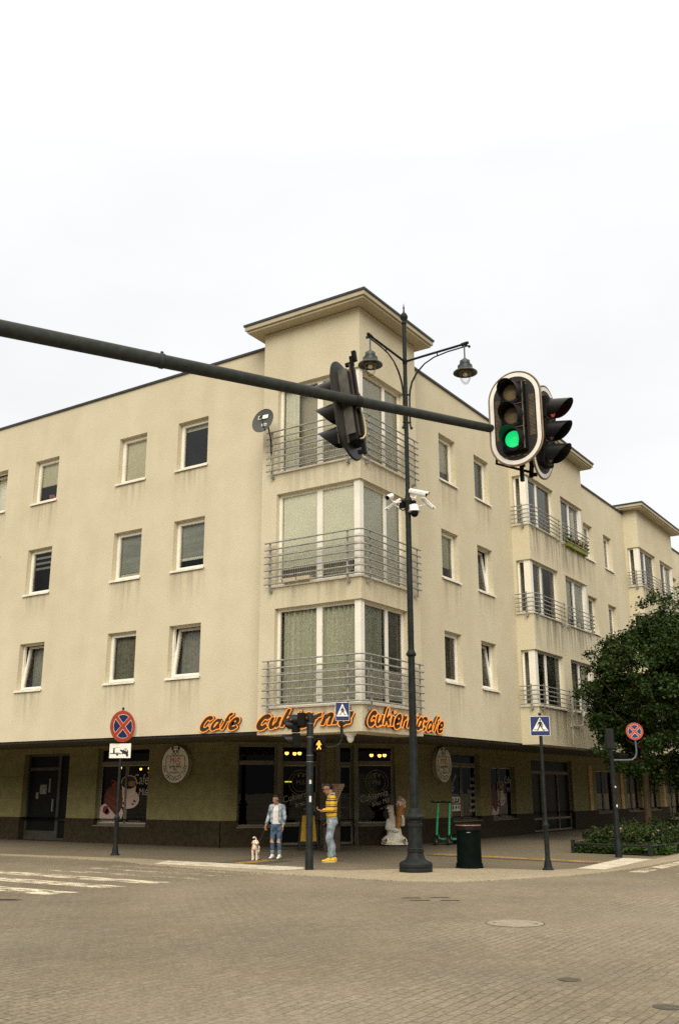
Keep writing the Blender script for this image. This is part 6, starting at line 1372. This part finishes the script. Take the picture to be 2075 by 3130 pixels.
def leaf_cloud(cent, n, spread, size, rnd, flat_=1.0, droop=.0):
    vs, fs = [], []
    for _ in range(n):
        c = cent[rnd.randrange(len(cent))]; p = Vector((rnd.gauss(0, spread), rnd.gauss(0, spread), rnd.gauss(0, spread*flat_)))+Vector(c)
        a = Vector((rnd.gauss(0, 1), rnd.gauss(0, 1), rnd.gauss(0, .6)-droop)).normalized(); b = a.cross(Vector((rnd.gauss(0, 1), rnd.gauss(0, 1), rnd.gauss(0, 1)))).normalized(); s = size*rnd.uniform(.6, 1.3); q = len(vs)
        vs += [tuple(p-a*s*.5), tuple(p+b*s*.34), tuple(p+a*s*.55), tuple(p-b*s*.34)]; fs.append((q, q+1, q+2, q+3))
    return vs, fs
rnd = random.Random(11); m = MB(); m.add(*leaf_cloud([(-.02, -.9+.2*i, .28) for i in range(10)], 260, .09, .09, rnd)); m.build('plants', LEAF2, t, recalc=False)
m = MB()
for _ in range(22): m.ball((rnd.uniform(-.06, .1), rnd.uniform(-.2, .9), rnd.uniform(.2, .42)), .03, 7, 5)
m.build('flowers', mat('salmon petals', (.55, .22, .15), .7, .2, 20), t, True)
# window-sill boxes behind the middle railing of the tower
for i, (x, l) in enumerate(((-1.35, 'pale empty flower trough on the middle tower sill, left'), (-.95, 'pale empty flower trough on the middle tower sill, nearer the mullion'))):
    t = thing('flower_trough', l, 'flower trough', (x, TY-.04, 6.27), 0); m = MB(); m.hexa([(-.17, -.06, .0), (.17, -.06, 0), (.17, .05, 0), (-.17, .05, 0), (-.19, -.075, .13), (.19, -.075, .13), (.19, .05, .13), (-.19, .05, .13)]); m.build('trough', mat('pale clay plastic', (.50, .42, .28), .7, .1, 7), t)
    m = MB(); m.box((0, -.012, .133), (.36, .1, .012)); m.build('soil', mat('dry soil', (.05, .035, .02), .95, .3, 20), t)
t = thing('wall_conduit', 'pale bent cable pipe with a small lamp on the bay front above the passage', 'cable pipe', (BX, 12.12, 2.95)); m = MB(); m.tube([(.03, 0, 0), (.03, 0, .55), (.03, .05, .6), (.06, .7, .62), (.10, .82, .68), (.12, .86, .95)], .022, 8); m.box((.02, 0, .62), (.05, .12, .14)); m.build('pipe', GRILLE, t, True); m = MB(); m.lathe([(.05, 0), (.055, .2), (.02, .22)], (.12, .86, .93), 12); m.build('lamp_head', WHITE, t, True)
t = thing('soffit_lamp', 'small white dome lamp under the tower corner, beside the blue crossing plate', 'lamp', (.16, -.30, 2.79)); m = MB(); m.lathe([(.15, 0), (.14, -.05), (.09, -.09), (.07, -.18), (.04, -.22), (.005, -.235)], n=18); m.build('dome', WHITE, t, True)
m = MB(); m.lathe([(.17, 0.002), (.17, -.02), (.15, -.03)], n=18); m.build('mount', SIGNW, t, True)

# ------------------------------------------------------------------ planter with roses, ivy and the street tree
FENCE = mat('black fence paint', (.016, .016, .015), .5, .25, 9)
t = thing('planter_fence', 'low black bar fence with square posts round the flower bed', 'fence', (2.55, 6.47, 0)); O = Vector((2.55, 6.47, 0))
cor = [(2.5, 20), (2.5, 16.5), (2.5, 13), (2.5, 9.7), (2.55, 6.47), (4.62, 6.15), (4.86, 7.9), (4.9, 11), (4.9, 14), (4.9, 17.5)]
for x, y in cor[1:]: m = MB(); m.box((x-O.x, y-O.y, .15), (.085, .085, .31)); m.box((x-O.x, y-O.y, .312), (.095, .095, .014)); m.build('post', FENCE, t)
for a, b in zip(cor, cor[1:]): m = MB(); m.tube([(a[0]-O.x, a[1]-O.y, .23), (b[0]-O.x, b[1]-O.y, .23)], .028, 6); m.build('rail', FENCE, t)
m = MB(); m.poly([(2.58, 6.55, .03), (4.6, 6.25, .03), (4.83, 8, .03), (4.86, 20, .03), (2.55, 20, .03)]); structure(m.build('soil', mat('planter soil', (.04, .03, .018), .95, .3, 6), recalc=False))
rnd = random.Random(4); cs = []
for _ in range(1500):
    y = 6.42+abs(rnd.gauss(0, .55)) if rnd.random() < .6 else rnd.uniform(6.5, 18); xl, xh = 2.55, (4.6 if y < 6.6 else 4.84); x = rnd.uniform(xl, xh) if rnd.random() < .6 else rnd.choice((xl+abs(rnd.gauss(0, .15)), xh-abs(rnd.gauss(0, .15)))); cs.append((x, max(6.25+(4.62-x)*.15, y), rnd.uniform(.04, .17)))
m = MB(); m.add(*leaf_cloud(cs, 11000, .045, .075, rnd, .8)); o = m.build('ground_cover', LEAF2, recalc=False); o['kind'] = 'stuff'; o['label'] = 'low ivy leaves covering the flower bed'
m = MB(); k = 0
ROSE = mat('salmon rose petals', (.46, .20, .15), .7, .2, 20)
spots = [(3.0, 7.5, .5, .62, 'left front corner of the bed, tall and rangy'), (3.7, 7.35, .5, .6, 'front of the bed left of the signal pole'), (4.35, 7.3, .45, .58, 'front of the bed right of the signal pole'), (3.2, 8.9, .6, .75, 'second row at the left edge of the bed'), (4.1, 9.0, .6, .7, 'second row in front of the tree trunk'), (4.5, 10.8, .5, .72, 'street edge of the bed beside the tree trunk'), (3.3, 10.8, .6, .8, 'behind the tree trunk at the wall side'), (4.3, 12.8, .6, .8, 'farther along the street edge of the bed'), (3.2, 13.5, .7, .85, 'farthest back in the bed')]
for x, y, r, h, l in spots:
    t = thing('rose_bush', 'leafy green rose bush, '+l, 'rose bush', (x, y, .02), 0, 'rose bushes in the flower bed'); cs = []
    for _ in range(60): a = rnd.uniform(0, 6.28); q = r*math.sqrt(rnd.random()); cs.append((q*math.cos(a), q*math.sin(a), h*(.15+.85*rnd.random())*(1-.45*(q/r)**2)))
    m = MB(); m.add(*leaf_cloud(cs, 1500, .065, .075, rnd, .9)); m.build('foliage', LEAF3, t, recalc=False)
    m = MB()
    for _ in range(9): c = cs[rnd.randrange(60)]; m.tube([(c[0]*.15, c[1]*.15, 0), (c[0]*.7, c[1]*.7, c[2]*.6), c], .007, 5)
    m.build('stems', mat('rose stem', (.06, .06, .025), .8, .2, 9), t)
    m = MB()
    for _ in range(2 if y < 8 else 1): c = cs[rnd.randrange(60)]; cc = (c[0]*1.0, c[1]*1.0, h*rnd.uniform(.72, 1.02)); m.ball(cc, (.036, .036, .026), 8, 5); m.tube([(c[0]*.9, c[1]*.9, c[2]*.6), cc], .005, 5)
    m.build('rose_flowers', ROSE, t, True)
def tree(P, H, rx, zc, rz_, label, seed, n=105000, trunk=.10):
    rnd = random.Random(seed); t = thing('street_tree', label, 'tree', P, 0, 'broadleaf street trees along the right pavement')
    BARK = mat('warm brown bark', (.062, .038, .018), .9, .4, 10, .5, stretch=(1, 1, .3))
    m = MB(); m.tube([(0, 0, -.05), (.01, .0, .1), (.0, .02, 1.2), (.03, .0, 2.3), (.0, .02, zc)], [trunk*1.35, trunk*1.05, trunk*.95, trunk*.85, trunk*.5], 12)
    br = []
    for i in range(16):
        a = i*2.4+rnd.uniform(-.3, .3); z0 = 2.1+(zc-1.2)*i/20; ln = rx*rnd.uniform(.55, .9); e = Vector((ln*math.cos(a), ln*math.sin(a), z0+ln*rnd.uniform(.35, 1.0))); mid = Vector((e.x*.5, e.y*.5, z0+(e.z-z0)*.35)); m.tube([(0, 0, z0), mid, e], [trunk*.42, trunk*.26, trunk*.08], 7); br.append(e)
    m.build('trunk', BARK, t, True)
    ofs = Vector((.92, .62, 0)); lobes = [(Vector((0, 0, zc))+ofs, rx*.78, rz_*.84), (Vector((0, 0, zc-.56*rz_))+ofs*.8, rx*.88, rz_*.36), (Vector((0, 0, zc-.3*rz_))+ofs, rx*.5, rz_*.4)]
    for i in range(34):
        a = rnd.uniform(0, 6.28); u = rnd.uniform(-1, 1); q = math.sqrt(max(0, 1-u*u)); lobes.append((ofs+Vector((rx*.72*q*math.cos(a), rx*.72*q*math.sin(a), zc+rz_*.74*u)), rx*rnd.uniform(.22, .40), rz_*rnd.uniform(.16, .30)))
    cl = []
    for c, a, b in lobes:
        k = 46 if a > rx*.5 else 24
        for _ in range(k):
            v = Vector((rnd.gauss(0, 1), rnd.gauss(0, 1), rnd.gauss(0, 1))).normalized()*rnd.uniform(.72, 1.0); cl.append((c.x+v.x*a, c.y+v.y*a, c.z+v.z*b))
    for _ in range(70):
        v = Vector((rnd.gauss(0, 1), rnd.gauss(0, 1), rnd.gauss(0, 1))).normalized()*rnd.uniform(.95, 1.12); cl.append((ofs.x+v.x*rx, ofs.y+v.y*rx, zc+v.z*rz_))
    m = MB(); m.add(*leaf_cloud(cl, n, .115, .098, rnd, .75, .3)); m.build('crown', LEAF, t, recalc=False)
tree((3.28, 10.6, .02), 7.8, 2.55, 4.18, 2.70, 'dark leafy street tree with a slim brown trunk in the flower bed', 21)
tree((3.4, 16.6, .02), 8.5, 2.7, 5.9, 3.1, 'second dark tree farther along the street, mostly behind the nearer crown', 33, 26000, .12)

# ------------------------------------------------------------------ covers and drains in the road
IRON = mat('worn cast iron', (.075, .065, .05), .55, .35, 18, .3); IRON2 = mat('rusty cast iron', (.12, .10, .07), .65, .3, 14, .2)
def cover(P, r, label, nm='manhole_cover', filled=None):
    t = thing(nm, label, 'manhole cover', P, 0, 'iron covers in the road'); m = MB(); n = 36
    for i in range(n):
        a, b = 2*math.pi*i/n, 2*math.pi*(i+1)/n; m.quad((r*math.cos(a), r*math.sin(a), .004), (r*math.cos(b), r*math.sin(b), .004), (.96*r*math.cos(b), .96*r*math.sin(b), .004), (.96*r*math.cos(a), .96*r*math.sin(a), .004))
    m.build('ring', IRON, t, recalc=False); m = MB(); m.poly([(.96*r*math.cos(2*math.pi*i/n), .96*r*math.sin(2*math.pi*i/n), .003) for i in range(n)]); lid = m.build('lid', filled or IRON, t, recalc=False)
    m = MB()
    for a in (0.3, 3.44): m.box((.7*r*math.cos(a), .7*r*math.sin(a), .004), (.12*r, .1*r, .004))
    if not filled:
        for k in range(-3, 4): m.box((0, k*r*.2, .005), (1.5*r*math.sqrt(1-(k*.2)**2)*.9, r*.07, .004))
    m.build('lid_pattern', IRON2 if not filled else IRON, lid)
cover((6.9, -7.05, -.008), .36, 'large round manhole cover filled with paving, in the middle of the road', filled=mat('worn paver infill', (.27, .23, .168), .85, .2, 9, .3))
cover((8.79, -10.21, -.008), .10, 'small round dark valve cover in the road below the large manhole')
cover((9.80, -10.86, -.008), .11, 'small round valve cover at the bottom right corner of the road')
for x, y in ((4.42, -5.23), (4.7, -5.46), (4.75, -4.95), (5.07, -5.23)):
    pass
for x, y, l in ((4.42, -5.23, 'thin dark iron slot in the road, leftmost of the four near the lamp post'), (4.70, -5.46, 'thin dark iron slot in the road, second from the left and nearest the viewer'), (4.75, -4.95, 'thin dark iron slot in the road, third and farthest from the viewer'), (5.07, -5.23, 'thin dark iron slot in the road, rightmost of the four near the lamp post')):
    t = thing('slot_drain', l, 'drain', (x, y, -.008), R(33), 'dark iron slots in the road'); m = MB(); m.box((0, 0, .003), (.30, .05, .008)); m.build('frame', IRON, t); m = MB(); m.box((0, 0, .008), (.25, .02, .004)); m.build('slot', BLACKM, t)
t = thing('slot_drain', 'dark iron plate at the left edge of the road below the zebra stripes', 'drain', (-.5, -8.66, -.008), R(30), 'dark iron slots in the road'); m = MB(); m.box((0, 0, .003), (.36, .22, .008)); m.build('frame', IRON, t); m = MB(); m.box((0, 0, .008), (.26, .12, .004)); m.build('slot', BLACKM, t)
